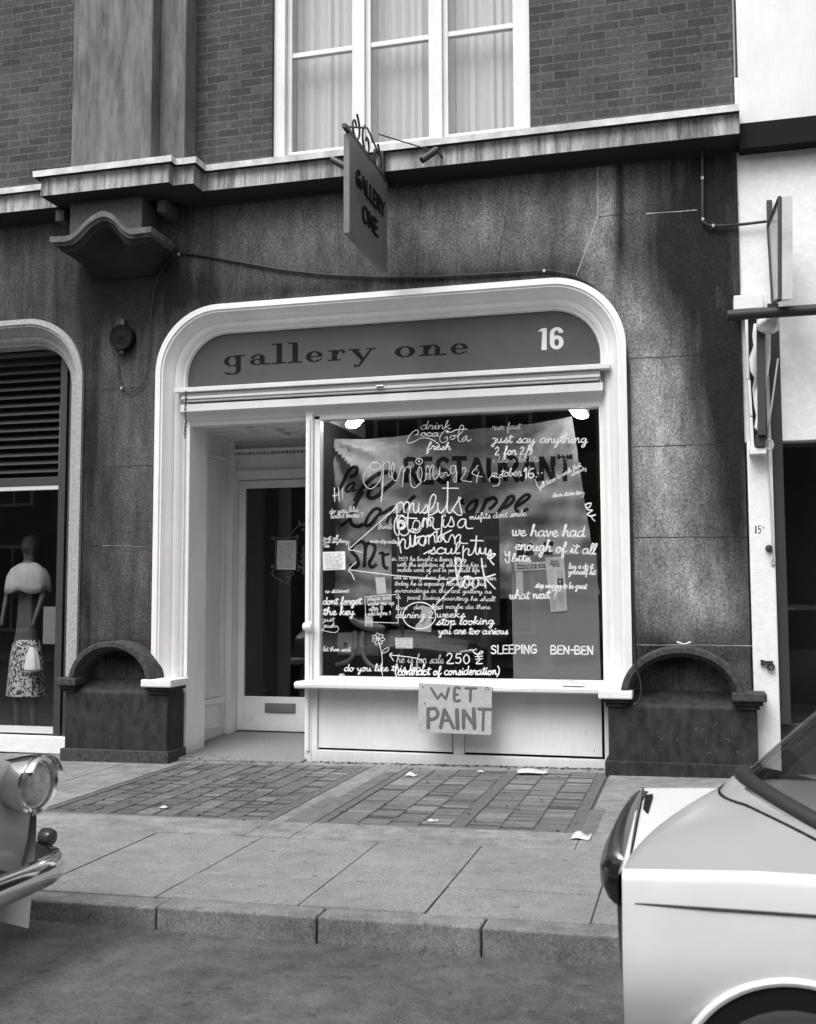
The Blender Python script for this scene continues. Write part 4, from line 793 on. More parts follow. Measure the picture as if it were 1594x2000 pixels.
mb = MB(); mb.box(1.476, 2.67, .342, .40, -.1, 3.5); mb.box(-11, -8.35, .35, .4, -.1, 4.4); mb.build('inner_wall', ROOMW, BLD)

# ------------------------------------------------------------------ arched shop window of the left unit
yw = .30
mb = MB()
rx = Y(135, 900, yw).x
mb.box(rx-.0, -3.60, yw-.02, yw+.06, -.05, 4.2); mb.box(rx-.115, rx-.035, yw-.01, yw+.06, .08, 4.2)
mb.box(-8.3, rx-.115, yw+.0, yw+.06, 2.66, 2.75)
AW = mb.build('arched_shop_window', mat('dark_brown_paint', .035, .5), BLD, bevel=.004)
mb = MB(); q0 = Y(75, 942, yw).z; q1 = Y(75, 957, yw).z; mb.box(-8.3, rx-.12, yw+.005, yw+.05, q1, q0); a = Y(90, 1420, yw).z; b = Y(90, 1433, yw).z; mb.box(-8.3, rx-.11, yw-.005, yw+.05, b, a); mb.build('metal_rail', mat('pale_metal', .55, .4), AW, bevel=.003)
mb = MB(); mb.box(-8.3, -3.73, yw-.1, yw+.05, -.08, Y(90, 1437, yw).z); mb.build('shop_sill', CAPW, AW, bevel=.006)
mb = MB(); z = 2.80
while z < 4.05:
    mb.hexa([(-8.2, yw-.01, z), (rx-.125, yw-.01, z), (rx-.125, yw+.0, z+.012), (-8.2, yw+.0, z+.012)], [(-8.2, yw+.06, z+.058), (rx-.125, yw+.06, z+.058), (rx-.125, yw+.07, z+.07), (-8.2, yw+.07, z+.07)]); z += .088
mb.build('shutter_slats', mat('slat_black', .007, .6), AW)
mb = MB(); z = 2.81
for k in range(7): mb.add([(rx-.15, yw+.02, z), (rx-.122, yw+.02, z), (rx-.122, yw+.02, z+.045)], [(0, 1, 2)]); z += .088
MB().box(rx-.118, rx-.112, yw-.005, yw+.05, 2.76, 3.5).build('slat_guide', mat('pale_metal', .55, .4), AW)
MB().box(-8.3, rx-.1, yw+.02, yw+.026, .1, 2.66).build('window_pane', GLASS, AW)
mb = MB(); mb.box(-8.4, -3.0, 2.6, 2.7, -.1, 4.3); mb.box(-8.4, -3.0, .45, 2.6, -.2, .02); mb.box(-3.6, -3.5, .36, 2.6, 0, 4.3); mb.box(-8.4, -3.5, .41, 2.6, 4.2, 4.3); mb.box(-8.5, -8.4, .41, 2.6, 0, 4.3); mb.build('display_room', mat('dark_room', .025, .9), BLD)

# ================================================================== THINGS ON THE BUILDING
# hanging sign
sx = -.455; ya, yb_, za, zb_ = -1.29, -.15, 4.483, 5.335
HS = thing('hanging_sign', 'grey projecting sign board lettered GALLERY ONE hanging over the shopfront on an iron bracket', 'sign', (sx, -.7, zb_))
under(MB().box(sx-.055, sx, ya, yb_, za, zb_).build('board', mat('sign_grey', .135, .5, .15, 6), bevel=.006), HS)
mb = MB()
def smap(px, py, e): v = X(px, py, sx); return (sx+.001+e, v.y, v.z)
ltr = MB()
zg = 5.0
def sign_text(t, y0, y1, z0, h):
    tot = sum(HF[c][1] for c in t); L = y1-y0; x = 0
    for c in t:
        st, adv = HF[c]
        for s_ in st:
            p = [(y0+(x+u)*L/tot, z0+v*h) for u, v in s_]
            P = smoothpath([Vector((a, b, 0)) for a, b in p], 4) if c not in HARD else [Vector((a, b, 0)) for a, b in p]
            for a, b in zip(P, P[1:]):
                d = (b-a)
                if d.length < 1e-6: continue
                nn = Vector((-d.y, d.x, 0)).normalized()*.0085; e = d.normalized()*.006
                ltr.hexa([(sx+.001, q.x, q.y) for q in (a-e+nn, b+e+nn, b+e-nn, a-e-nn)], [(sx+.014+random.uniform(0, .002), q.x, q.y) for q in (a-e+nn, b+e+nn, b+e-nn, a-e-nn)])
        x += adv
sign_text('GALLERY', -1.13, -.27, 4.96, .135); sign_text('ONE', -.95, -.47, 4.71, .135)
under(ltr.build('lettering', BLACK, label='raised dark letters GALLERY ONE'), HS)
mb = MB(); mb.box(sx-.045, sx-.01, -1.36, .0, zb_+.02, zb_+.055)
for y in (-1.1, -.7, -.3): mb.tube([(sx-.028, y, zb_-.01), (sx-.028, y, zb_+.03)], .008)
for y0, s_ in ((-1.05, 1), (-.72, -1), (-.42, 1)):
    sp_ = [(sx-.028, y0+s_*(.02+.012*k)*math.cos(k*.75)*1.0, zb_+.16+(.02+.012*k)*math.sin(k*.75)) for k in range(11)]
    mb.tube(smoothpath(sp_, 4), .010, 6)
mb.tube([(sx-.028, -1.3, zb_+.05), (sx-.028, -.7, zb_+.30), (sx-.028, -.3, zb_+.2)], .009)
mb.box(sx-.05, sx, -.29, -.215, zb_-.02, zb_+.26)
under(mb.build('bracket', IRON, smooth=False), HS)
# lamp stubs fixed to the string course
for (a, b, lab) in (((650, 312), (680, 328), 'short dark iron stay tube on the string course left of the hanging sign'), ((852, 293), (824, 313), 'short dark iron stay tube on the string course right of the hanging sign')):
    p, q = Y(*a, -.42), Y(*b, -.50 if a[0] > b[0] else -.44)
    mb = MB(); mb.tube([p, q], .032, 14); mb.tube([p+(p-q).normalized()*.02, p], .022, 10)
    mb.tube([(p.x, p.y, p.z), (p.x, -.2, p.z+.03)], .012)
    tag(mb.build('stay_tube', IRON, smooth=True), lab, 'bracket', 'stay tubes of the hanging sign')
mb = MB(); mb.tube(smoothpath([Y(850, 296, -.44), Y(815, 285, -.45), Y(785, 276, -.48), Y(740, 262, -.7)], 4), .006, 6); tag(mb.build('stay_wire', IRON), 'thin wire running from the right stay tube up to the sign bracket', 'wire')
# cable across the front
def wire(px, y, r, name, label, cat='cable', material=BLACKM, clips=()):
    mb = MB(); mb.tube(smoothpath([Y(q[0], q[1], q[2] if len(q) > 2 else y) for q in px], 6), r, 8)
    o = mb.build(name, material, smooth=True); tag(o, label, cat)
    for (a, b) in clips:
        v = Y(a, b, y); c = MB(); c.box(v.x-.01, v.x+.01, v.y-.012, v.y+.02, v.z-.012, v.z+.012); c.build('clip', mat('clip_metal', .5, .4, metal=.6), o)
    return o
wire([(338, 505), (350, 495), (395, 499), (440, 507), (500, 518), (560, 528), (620, 535), (680, 539), (750, 541), (800, 541), (860, 540), (920, 537), (990, 533), (1063, 529), (1095, 533), (1125, 541), (1160, 562), (1190, 598), (1212, 645), (1225, 700), (1229, 800), (1233, 1000), (1237, 1200), (1240, 1262), (1240, 1290, .0)], .02, .011, 'cable', 'thick black cable sagging across the stone above the arch and down its right side', clips=((350, 497), (1063, 529)))
wire([(1239, 1262), (1241, 1290), (1245, 1312), (1252, 1335), (1252, 1355), (1248, 1370), (1238, 1377)], -.24, .010, 'cable', 'loose black cable end looping over the niche arch of the right plinth')
wire([(340, 498), (322, 520), (308, 545), (299, 580), (294, 640), (291, 700), (284, 740), (268, 760), (252, 765), (240, 757), (232, 735), (231, 705), (236, 682)], .015, .0055, 'cable', 'thin wire looping down the left pier to the alarm bell', clips=((238, 758),))
wire([(1372, 287), (1372, 350), (1373, 425), (1378, 436), (1392, 441), (1440, 439), (1500, 432)], .005, .013, 'pipe', 'thin dark conduit bending from the top of the right pier to the white shopfront', 'pipe', IRON, clips=((1372, 348), (1373, 428), (1393, 441)))
# alarm bell
c = Y(237, 659, -.03)
AB = thing('alarm_bell', 'round black alarm bell on the sooty pier left of the gallery arch', 'bell', (c.x, .04, c.z))
mb = MB(); mb.lathe([(.124, -.07), (.130, -.06), (.130, .02), (.125, .028), (.117, .022), (.06, .028), (.02, .030), (.016, .040), (.001, .041)], (c.x, -.02, c.z), (0, -1, 0), 32); under(mb.build('gong', mat('bell_black', .006, .75, .4, 20, spec=.15), smooth=True), AB)
mb = MB(); mb.lathe([(.06, 0), (.055, .06)], (c.x, .04, c.z), (0, -1, 0), 16); mb.box(c.x-.022, c.x+.022, -.02, .04, c.z+.115, c.z+.19); mb.box(c.x-.02, c.x+.02, -.03, .02, c.z-.16, c.z-.115); under(mb.build('mount', IRON), AB)
# chain
mb = MB(); p0, p1 = Y(364, 765, .0), Y(366, 855, .0); L = 13
for k in range(L):
    z = p0.z+(p1.z-p0.z)*(k+.5)/L; lk = []
    for i in range(13):
        a = 2*math.pi*i/12; u, v = .011*math.cos(a), .026*math.sin(a)
        lk.append((p0.x+u*(k % 2)+.004*math.sin(k), u*((k+1) % 2)-.01, z+v))
    mb.tube(lk, .0035, 5, cap=False)
tag(mb.build('chain', IRON), 'short iron chain hanging at the left end of the blind box', 'chain')
# WET PAINT board
c = [Y(818, 1334, -.055), Y(961, 1341, -.055), Y(959.5, 1436, -.05), Y(815.5, 1430, -.05)]
mb = MB(); mb.hexa([(p.x, p.y, p.z) for p in c], [(p.x, p.y+.014, p.z) for p in c])
WP = mb.build('notice_board', mat('raw_board', .42, .85, .12, 25, .15, 60), bevel=.002); tag(WP, 'rough grey board hand-painted WET PAINT hung on the window sill', 'sign')
mb = MB(); WR = (800, 1320, 180/1594)
def wmap(px, py, e):
    k = (py-1335)/98; y = -.055+.005*k-.0006; v = Y(px, py, y); return (v.x, y-e, v.z)
for wd, pts in ((46, [(375,215),(485,395)]), (46, [(485,395),(548,310)]), (46, [(548,310),(628,400)]), (46, [(628,400),(678,215)]), (52, [(865,215),(785,215),(778,420),(870,428)]), (44, [(785,325),(835,325)]), (48, [(970,215),(1150,218)]), (52, [(1055,215),(1050,440)]),
               (64, [(318,570),(325,900)]), (62, [(325,580),(430,565),(485,630),(480,700),(400,755),(340,745)]), (66, [(600,590),(540,895)]), (66, [(610,590),(760,900)]), (56, [(575,770),(680,770)]), (72, [(820,590),(832,910)]), (68, [(935,600),(935,900)]), (66, [(940,600),(1120,860)]), (74, [(1110,575),(1125,900)]), (62, [(1200,575),(1412,580)]), (58, [(1280,600),(1268,935)])):
    brush(mb, [(WR[0]+a*WR[2], WR[1]+b*WR[2]) for a, b in pts], wd*WR[2], wmap, len(pts) == 2, .0012+.0001*random.randint(0, 9))
mb.build('lettering', mat('brush_grey', .115, .7, .12, 30), WP, label='dark brushed capitals WET PAINT')
mb = MB()
for (a, b) in ((230, 190), (258, 478), (1315, 240), (1370, 235), (1340, 200)): v = Y(WR[0]+a*WR[2], WR[1]+b*WR[2], -.056); mb.lathe([(.007, 0), (.005, .004)], (v.x, v.y+.002, v.z), (0, -1, 0), 8)
mb.build('nail_head', IRON, WP)
# papers
def paper(px, y, label, name='paper_note', lines=0, material=PAPER, cat='paper', curl=.006, thick=.0012):
    q = [Y(a, b, y) for a, b in px]; mb = MB(); n = len(q)
    if n == 4:
        rows = []
        for i in range(9):
            t = i/8; l = q[0].lerp(q[3], t); r_ = q[1].lerp(q[2], t); rows.append([Vector((l.lerp(r_, k/6).x, y-curl*math.sin(t*2.6+k*.5)*random.uniform(.6, 1), l.lerp(r_, k/6).z)) for k in range(7)])
        mb.grid(rows); mb.grid([[p+Vector((0, thick, 0)) for p in r_] for r_ in rows])
    else: mb.prism([(p.x, y, p.z) for p in q], (0, thick, 0))
    o = mb.build(name, material, smooth=True); tag(o, label, cat)
    if lines and n == 4:
        mb = MB()
        for i in range(lines):
            t = .10+.80*i/max(1, lines-1); l = q[0].lerp(q[3], t); r_ = q[1].lerp(q[2], t); a = l.lerp(r_, .10); b = l.lerp(r_, random.uniform(.78, .92)); h = abs(q[0].z-q[3].z)/lines*.20
            seg = [a.lerp(b, k/9) for k in range(10)]
            for k in range(9):
                if random.random() < .12: continue
                s0, s1 = seg[k], seg[k].lerp(seg[k+1], random.uniform(.6, .95)); yy = y-curl-.0012
                mb.add([(s0.x, yy, s0.z-h), (s1.x, yy, s1.z-h), (s1.x, yy, s1.z+h), (s0.x, yy, s0.z+h)], [(0, 1, 2, 3)])
        mb.build('print_lines', PRINTG, o)
    return o
paper([(630.5, 1078), (674, 1077), (675, 1112.5), (631, 1114)], .243, 'white typed sheet on the glass between the two arrow heads', lines=9, curl=.002)
paper([(733, 1128), (752, 1127), (754.5, 1158), (736.5, 1160.5)], .262, 'blank white slip taped inside the glass above the ruled box', curl=.002)
paper([(712.5, 1198.5), (728.5, 1198), (728, 1224), (713, 1223.5)], .262, 'small white slip at the lower left corner of the ruled box', lines=2, curl=.002)
paper([(772, 1245.5), (806, 1245.5), (806, 1266.5), (773, 1266.5)], .262, 'small printed card inside the glass above the words he is for sale', lines=4, curl=.002)
mb_ = paper([(823, 1182), (844, 1187), (842, 1234), (812, 1232), (811.5, 1222), (823, 1209)], .262, 'torn newspaper scrap inside the ring drawn on the glass', material=mat('newsprint', .55, .9, .15, 150))
o = paper([(541.5, 1055.5), (578.5, 1055), (577.5, 1113), (540.5, 1112)], DY+.03, 'typed notice hung behind the door glass in a drawn frame', lines=14, curl=.001, material=PAPER)
# grey board with cuttings
q = [Y(998, 1086, .33), Y(1166, 1080, .33), Y(1174, 1330, .33), Y(1003, 1330, .33)]
mb = MB(); mb.hexa([(p.x, .33, p.z) for p in q], [(p.x, .345, p.z) for p in q]); tag(mb.build('pin_board', GREYBOARD, bevel=.002), 'plain grey board with newspaper cuttings behind the right side of the window', 'board')
NEWS = mat('news_paper', .62, .9, .06, 60)
h1 = paper([(1005, 1099.5), (1068, 1097), (1070, 1112), (1005.5, 1116)], .324, 'newspaper headline strip pinned at the top left of the grey board', 'newspaper_cutting', 0, NEWS, 'newspaper', .001)
c1 = paper([(1008, 1117), (1021, 1116.5), (1022, 1160), (1009, 1160.5)], .325, 'narrow newspaper column under the headline strip on the grey board', 'newspaper_cutting', 16, NEWS, 'newspaper', .001)
c2 = paper([(1064.5, 1088.5), (1101.5, 1086.5), (1108, 1193), (1076, 1195)], .321, 'long newspaper cutting with a small portrait pinned on the grey board', 'newspaper_cutting', 0, NEWS, 'newspaper', .001)
def board_text(t, a, b, xh, wd, parent, y):
    mb = MB()
    for q, hard in text_strokes(t, a, b, xh, .2, .01): brush(mb, q, wd, glassmap(y), hard, .0006)
    mb.build('print', PRINT, parent)
board_text('theres a man goes', (1009, 1106), (1064, 1103.5), 2.6, .8, h1, .3215); board_text('round in chalk circle', (1009, 1112), (1066, 1109), 2.6, .8, h1, .3215)
board_text('the day i', (1076, 1098), (1092, 1097), 2.2, .8, c2, .3185); board_text('stepped on', (1074, 1103), (1093, 1102), 2.2, .8, c2, .3185); board_text('ben ben', (1080, 1107.5), (1093, 1106.5), 2.2, .8, c2, .3185)
mb = MB()
for i in range(26):
    y0 = 1113+i*3.1
    for a, b in ((1070+i*.32, 1082+i*.28), (1085+i*.28, 1100+i*.24)):
        if 5 < i < 11 and a > 1084: continue
        p, q = Y(a, y0, .3185), Y(b-random.random()*2, y0, .3185); mb.add([(p.x, p.y, p.z-.002), (q.x, p.y, q.z-.002), (q.x, p.y, q.z+.002), (p.x, p.y, p.z+.002)], [(0, 1, 2, 3)])
mb.build('print_lines', PRINTG, c2)
p, q = Y(1088.5, 1130, .3185), Y(1100, 1143, .3185); mb = MB(); mb.box(p.x, q.x, .3182, .3192, q.z, p.z); ph = mb.build('portrait', mat('halftone_dark', .04, .9), c2)
mb = MB(); mb.add([(p.x+.025+.012*math.cos(a), .3178, (p.z+q.z)/2+.004+.018*math.sin(a)) for a in [k*.524 for k in range(12)]], [tuple(range(12))]); mb.build('portrait_face', mat('halftone_pale', .35, .9), ph)
# dark board
q = [Y(764, 1002, .42), Y(974, 1002, .42), Y(976, 1222, .42), Y(765, 1222, .42)]
mb = MB(); mb.hexa([(p.x, .42, p.z) for p in q], [(p.x, .45, p.z) for p in q]); DBt = mb.build('display_board', DARKBOARD, bevel=.003); tag(DBt, 'tall black board standing in the middle of the window behind the white writing', 'board')
mb = MB(); mb.box(q[3].x+.08, q[3].x+.12, .425, .445, .70, q[3].z); mb.box(q[2].x-.12, q[2].x-.08, .425, .445, .70, q[2].z); mb.build('board_leg', DARKBOARD, DBt)

# banner
def banner():
    yb = .85; n, m_ = 70, 50
    TL, TR, BRt, BLt = Y(636, 856, yb), Y(1117, 812, yb), Y(1172, 1160, yb), Y(634, 1185, yb)
    def surf(u, v):
        p = TL.lerp(TR, u).lerp(BLt.lerp(BRt, u), v)
        sag = .10*math.sin(math.pi*u)*(1-v)
        a1 = math.atan2(v*1.5+.02, u*2.2+.02); a2 = math.atan2(v*1.5+.02, (1-u)*2.2+.02); r1 = math.hypot(u, v); r2 = math.hypot(1-u, v)
        d = .085*math.sin(a1*13+.6)*math.exp(-r1*1.1)*min(1, r1*4)+.05*math.sin(a2*12)*math.exp(-r2*1.1)*min(1, r2*4)+.045*math.sin(u*9+v*3)*(.3+.5*v)
        c_ = v+.42*((u-.5)**2)*4*.45                                     # swags hanging between the two top corners
        d += .125*math.sin(c_*21-1.0)*math.exp(-c_*1.0)*math.sin(math.pi*min(1, max(0, u)))**.7+.035*math.sin(u*23+2.5*v)*v+.012*math.sin(u*47+v*31)+.010*math.sin(u*13-v*57)
        return Vector((p.x, yb+d, p.z-sag*.55))
    mb = MB(); mb.grid([[surf(i/n, j/m_) for i in range(n+1)] for j in range(m_+1)])
    o = mb.build('cloth_banner', mat('canvas_banner', .42, .9, .28, 7, .15, 200), smooth=True); tag(o, 'creased canvas banner lettered RESTAURANT hanging across the inside of the window', 'banner')
    # letters follow the cloth: find u,v of a photo spot by relaxation
    def inv(px, py):
        u, v = (px-636)/520, (py-850)/320
        for _ in range(14):
            s_ = surf(u, v); d = s_-CAM; qx = PPX+F_PX*d.dot(RT)/d.dot(FW); qy = PPY-F_PX*d.dot(UP)/d.dot(FW); u += (px-qx)/510; v += (py-qy)/330
        return u, v
    def cmap(px, py, e):
        u, v = inv(px, py); s_ = surf(min(1, max(0, u)), min(1, max(0, v))); return (s_.x, s_.y-.002-e, s_.z)
    lm = MB()
    def cstroke(pts, wd, hard=False, k=4):
        p = [Vector((a, b, 0)) for a, b in pts]
        if not hard: p = smoothpath(p, 4)
        dn = []
        for a, b in zip(p, p[1:]):
            nn = max(1, int((b-a).length/5)); dn += [a.lerp(b, i/nn) for i in range(nn)]
        dn.append(p[-1]); d0 = (dn[-1]-dn[-2]).normalized()*wd*.3; dn[-1] = dn[-1]+d0*.5
        vs = []; L = len(dn)
        for i, q in enumerate(dn):
            tg = (dn[min(i+1, L-1)]-dn[max(i-1, 0)]).normalized(); nr = Vector((-tg.y, tg.x, 0))*wd/2
            for s_, e in ((nr, 0), (nr*.33, .003), (-nr*.33, .003), (-nr, 0)): vs.append(cmap(q.x+s_.x, q.y+s_.y, e))
        lm.add(vs, [(i*4+k, i*4+k+1, i*4+k+5, i*4+k+4) for i in range(L-1) for k in range(3)])
    for q, hard in text_strokes('RESTAURANT', (791, 943), (1121, 938), 46, 0, 0): cstroke(q, 9.5, hard)
    r1 = lambda q: tr(1, q); r4 = lambda q: tr(4, q); r5 = lambda q: tr(5, q); r6 = lambda q: tr(6, q)
    for f_, wd, pts in ((r1, 60, [(260,1390),(340,1395),(400,1340),(480,1180),(560,1040),(640,990),(690,1015),(680,1080),(640,1140),(570,1160)]), (r1, 42, [(650,1260),(560,1290),(490,1380),(530,1425),(620,1340),(650,1270),(610,1400),(685,1385)]), (r1, 75, [(640,1590),(760,1380),(880,1240),(1040,1120),(1200,1082),(1320,1100),(1340,1180),(1300,1260),(1160,1380),(1080,1460),(960,1530),(880,1500),(900,1400),(980,1320),(1080,1300)]),
                        (r4, 68, [(790,0),(700,150),(610,330),(565,480),(620,585),(720,600),(790,560)]), (r4, 50, [(400,600),(480,540),(560,470)]), (r4, 60, [(1080,420),(1090,320),(1000,300),(900,400),(830,540),(850,590),(930,560),(1060,400),(1150,370),(1290,270)]), (r4, 58, [(1330,240),(1260,400),(1200,530)]),
                        (r5, 52, [(1060,330),(1010,370),(1060,400)]), (r5, 52, [(1270,345),(1180,360),(1100,450),(1120,510),(1200,470),(1250,370),(1190,520)]), (r5, 56, [(1390,310),(1290,540)]), (r5, 52, [(1380,340),(1480,305),(1520,370),(1420,470)]), (r6, 56, [(250,80),(100,290)]), (r6, 50, [(210,100),(300,65),(310,130),(200,225),(130,225)]), (r6, 46, [(340,220),(480,130),(545,60),(480,50),(370,150),(340,240),(400,290),(520,245)]), (r5, 54, [(370,280),(290,350),(180,520)]),
                        (r4, 62, [(560,1260),(620,1312),(700,1280),(690,1150),(600,1040),(600,960),(700,880),(800,880),(830,1000),(810,1300)]), (r4, 62, [(830,1000),(870,900),(960,900),(1000,980),(960,1120),(900,1230),(940,1312),(1020,1260)]), (r4, 58, [(1130,1040),(1150,1280),(1215,1330)]), (r4, 40, [(1060,1080),(1130,1050)]), (r4, 50, [(1150,1100),(1245,1080)])):
        s_ = 180/1594 if f_ in (r1, r4) else 220/1594; cstroke([f_(q) for q in pts], wd*s_)
    for q, hard in text_strokes('M E', (1012, 1104), (1086, 1104), 42, 0, 0): cstroke(q, 9, hard)
    lm.build('lettering', CLOTH_D, o, smooth=True, label='black painted sign-writing on the banner')
banner()
# window lamps
EM = emit_material('lamp_glow', 26.)
for (px, py, lab, sgn) in ((692, 826, 'lit reflector lamp inside the window, upper left corner', 1), (1130, 806, 'lit reflector lamp inside the window, upper right corner', -1)):
    v = Y(px, py, .55); t = thing('window_lamp', lab, 'lamp', v, 'lamps at the top of the shop window')
    mb = MB(); mb.lathe([(.001, -.10), (.022, -.088), (.044, -.05), (.052, -.01), (.046, .03), (.028, .06), (.014, .074), (.013, .10), (.001, .104)], v, (sgn*.9, -.2, .20 if sgn > 0 else .38), 18); under(mb.build('bulb', EM, smooth=True), t)
    mb = MB(); mb.tube([v+Vector((-sgn*.09, .02, .02*-1)), v+Vector((-sgn*.10, .05, .10)), v+Vector((-sgn*.10, .05, .25))], .012); under(mb.build('holder', IRON), t)

# furniture in the window
CH = thing('tube_chair', 'tubular chair with bent legs and rounded dark back at the left of the gallery window', 'chair', Y(700, 1300, 1.0))
mb = MB(); y = .85
def Q(px, py, yy): return Y(px, py, yy)
bk = [Q(642, 1160, 1.1), Q(645, 1135, 1.1), Q(655, 1124, 1.1), Q(668, 1132, 1.1), Q(676, 1150, 1.0), Q(690, 1190, .9), Q(703, 1222, .8)]
mb.tube(smoothpath(bk, 5), .026, 10); under(mb.build('back_frame', BLACK, smooth=True), CH)
mb = MB(); c = Q(716, 1215, .8); rows = []
for k in range(7):
    r_ = (1, .98, .9, .7, .4, .15, .02)[k]; zz = (0, -.02, -.045, -.065, -.078, -.083, -.085)[k]
    rows.append([c+Vector((.19*r_*math.cos(a), .16*r_*math.sin(a), zz+.06*math.cos(a)*-1*r_)) for a in [2*math.pi*i/24 for i in range(24)]])
mb.grid(rows, close=True); mb.grid([rows[0], [p*.96+c*.04+Vector((0, 0, .012)) for p in rows[0]], [c+Vector((0, 0, -.02))]*24], close=True)
under(mb.build('seat', mat('seat_grey', .25, .5), smooth=True), CH)
for pts in ([(694, 1232), (694, 1262), (690, 1280), (678, 1292), (656, 1299)], [(709, 1232), (708, 1262), (711, 1282), (719, 1295), (734, 1306)]):
    mb = MB(); mb.tube(smoothpath([Q(a, b, .72) for a, b in pts], 5), .022, 10); under(mb.build('leg', mat('tube_grey', .2, .35), smooth=True), CH)
a, b = Q(655, 1236, 1.0), Q(738, 1281, 1.0)
CB = thing('low_cupboard', 'low pale cupboard with two dark knobs behind the tubular chair', 'cupboard', ((a.x+b.x)/2, 1.2, b.z))
under(MB().box(a.x, b.x, 1.0, 1.4, b.z, a.z).build('carcass', mat('cupboard_paint', .7, .6), bevel=.006), CB)
mid = (a.x+b.x)/2
for x0, x1 in ((a.x+.015, mid-.008), (mid+.008, b.x-.015)):
    d = MB().box(x0, x1, .985, .999, b.z+.015, a.z-.015).build('cupboard_door', mat('cupboard_paint', .7, .6), bevel=.003); under(d, CB)
    k = MB(); k.lathe([(.012, 0), (.02, .012), (.012, .026), (.001, .028)], ((x0+x1)/2, .984, (a.z+b.z)/2), (0, -1, 0), 12); ko = k.build('knob', BLACK, smooth=True); ko.parent = d
# day bed
a, b = Q(757, 1226, 1.1), Q(986, 1270, 1.1)
DBD = thing('day_bed', 'dark upholstered day bed with a grey rounded end cushion under the black board', 'bed', ((a.x+b.x)/2, 1.3, .7))
mb = MB(); mb.box(a.x, b.x-.15, 1.1, 1.8, a.z-.16, a.z-.02); under(mb.build('mattress', mat('bed_grey', .2, .7, .2, 10), bevel=.03, seg=4), DBD)
mb = MB(); mb.box(a.x+.02, b.x-.2, 1.12, 1.78, a.z-.30, a.z-.161); under(mb.build('base', BLACK, bevel=.01), DBD)
mb = MB(); mb.lathe([(.02, -.34), (.09, -.33), (.12, -.29), (.125, 0), (.12, .29), (.09, .33), (.02, .34)], (b.x-.13, 1.42, a.z-.10), (0.25, 1, 0), 20); under(mb.build('cushion', mat('cushion_grey', .35, .7), smooth=True), DBD)
# hat-like white dish on the window floor
v = Q(668, 1316, .36); mb = MB(); mb.lathe([(.02, .0), (.065, .002), (.066, .008), (.032, .012), (.030, .045), (.02, .055), (.002, .056)], (v.x, .36, .701), (0, 0, 1), 20); tag(mb.build('white_dish', PAPER, smooth=True), 'small white upturned dish on the window floor in the lower left corner', 'dish')

# mannequin in the left window
v = Y(78, 1210, .75)
MN = thing('shop_mannequin', 'dressed mannequin in white cape and patterned skirt in the left shop window', 'mannequin', (v.x-.05, .75, 0))
mx = v.x-.15
def zz(py): return Y(78, py, .75).z
me = bpy.data.meshes.new('figure'); S0 = zz(1108)
J = [((0, .75, .95), .13), ((0, .75, S0-.22), .12), ((0, .75, S0-.03), .13), ((0, .75, S0+.07), .052), ((.01, .74, S0+.16), .085), ((.01, .74, S0+.25), .085), ((.01, .74, S0+.31), .055),
     ((.17, .74, S0-.03), .058), ((.22, .70, S0-.30), .042), ((.20, .60, S0-.54), .030), ((.19, .56, S0-.64), .028), ((-.17, .74, S0-.03), .058), ((-.24, .72, S0-.30), .042), ((-.22, .62, S0-.54), .030), ((-.21, .60, S0-.64), .028),
     ((.09, .75, .88), .095), ((.10, .74, .50), .06), ((.10, .77, .08), .042), ((.10, .66, .045), .035), ((-.09, .75, .88), .095), ((-.10, .74, .50), .06), ((-.10, .77, .08), .042), ((-.10, .66, .045), .035)]
me.from_pydata([(mx+p[0], p[1], p[2]) for p, r_ in J], [(0,1),(1,2),(2,3),(3,4),(4,5),(5,6),(2,7),(7,8),(8,9),(9,10),(2,11),(11,12),(12,13),(13,14),(0,15),(15,16),(16,17),(17,18),(0,19),(19,20),(20,21),(21,22)], [])
fo = bpy.data.objects.new('figure', me); COL.objects.link(fo); fo.modifiers.new('skin', 'SKIN'); sv = me.skin_vertices[0].data
for k, (p, r_) in enumerate(J): sv[k].radius = (r_, r_*.8)
sv[0].use_root = True; fo.modifiers.new('smooth', 'SUBSURF').render_levels = 2; me.materials.append(mat('mannequin_grey', .07, .6)); under(fo, MN)
mb = MB(); mb.lathe([(.03, S0+.10), (.085, S0+.13), (.105, S0+.20), (.105, S0+.27), (.08, S0+.33), (.02, S0+.36)], (mx+.01, .775, 0), (0, 0, 1), 20); under(mb.build('wig', mat('wig_dark', .012, .7, .5, 60, stretch=(1, 1, .2)), smooth=True), MN)
mb = MB(); rows = []
for k, (r_, z) in enumerate(((.055, S0+.06), (.12, S0+.035), (.20, S0-.02), (.245, S0-.10), (.26, S0-.20), (.265, S0-.27))): rows.append([(mx+r_*math.cos(t)*(1+.04*math.sin(7*t)*k/5), .75+.72*r_*math.sin(t)*(1+.05*math.sin(9*t)*k/5), z-.02*k/5*math.sin(5*t)) for t in [2*math.pi*i/44 for i in range(44)]])
mb.grid(rows, close=True); cp = mb.build('cape', mat('cape_white', .36, .8, .15, 9), smooth=True); cp.modifiers.new('thickness', 'SOLIDIFY').thickness = .004; under(cp, MN)
g = G('patterned_cloth'); nz = g.noise(38, (1, 1, 1), 2, .5); g.color(g.maprange(nz, .47, .53, .03, .5))
mb = MB(); rows = []
for k, (r_, z) in enumerate(((.135, 1.04), (.165, .98), (.185, .88), (.20, .70), (.215, .50), (.22, .44))): rows.append([(mx+r_*math.cos(t)*(1+.05*math.sin(8*t)*k/5), .75+.75*r_*math.sin(t)*(1+.06*math.sin(6*t)*k/5), z) for t in [2*math.pi*i/44 for i in range(44)]])
mb.grid(rows, close=True); under(mb.build('skirt', g.m, smooth=True), MN)
mb = MB(); rows = []
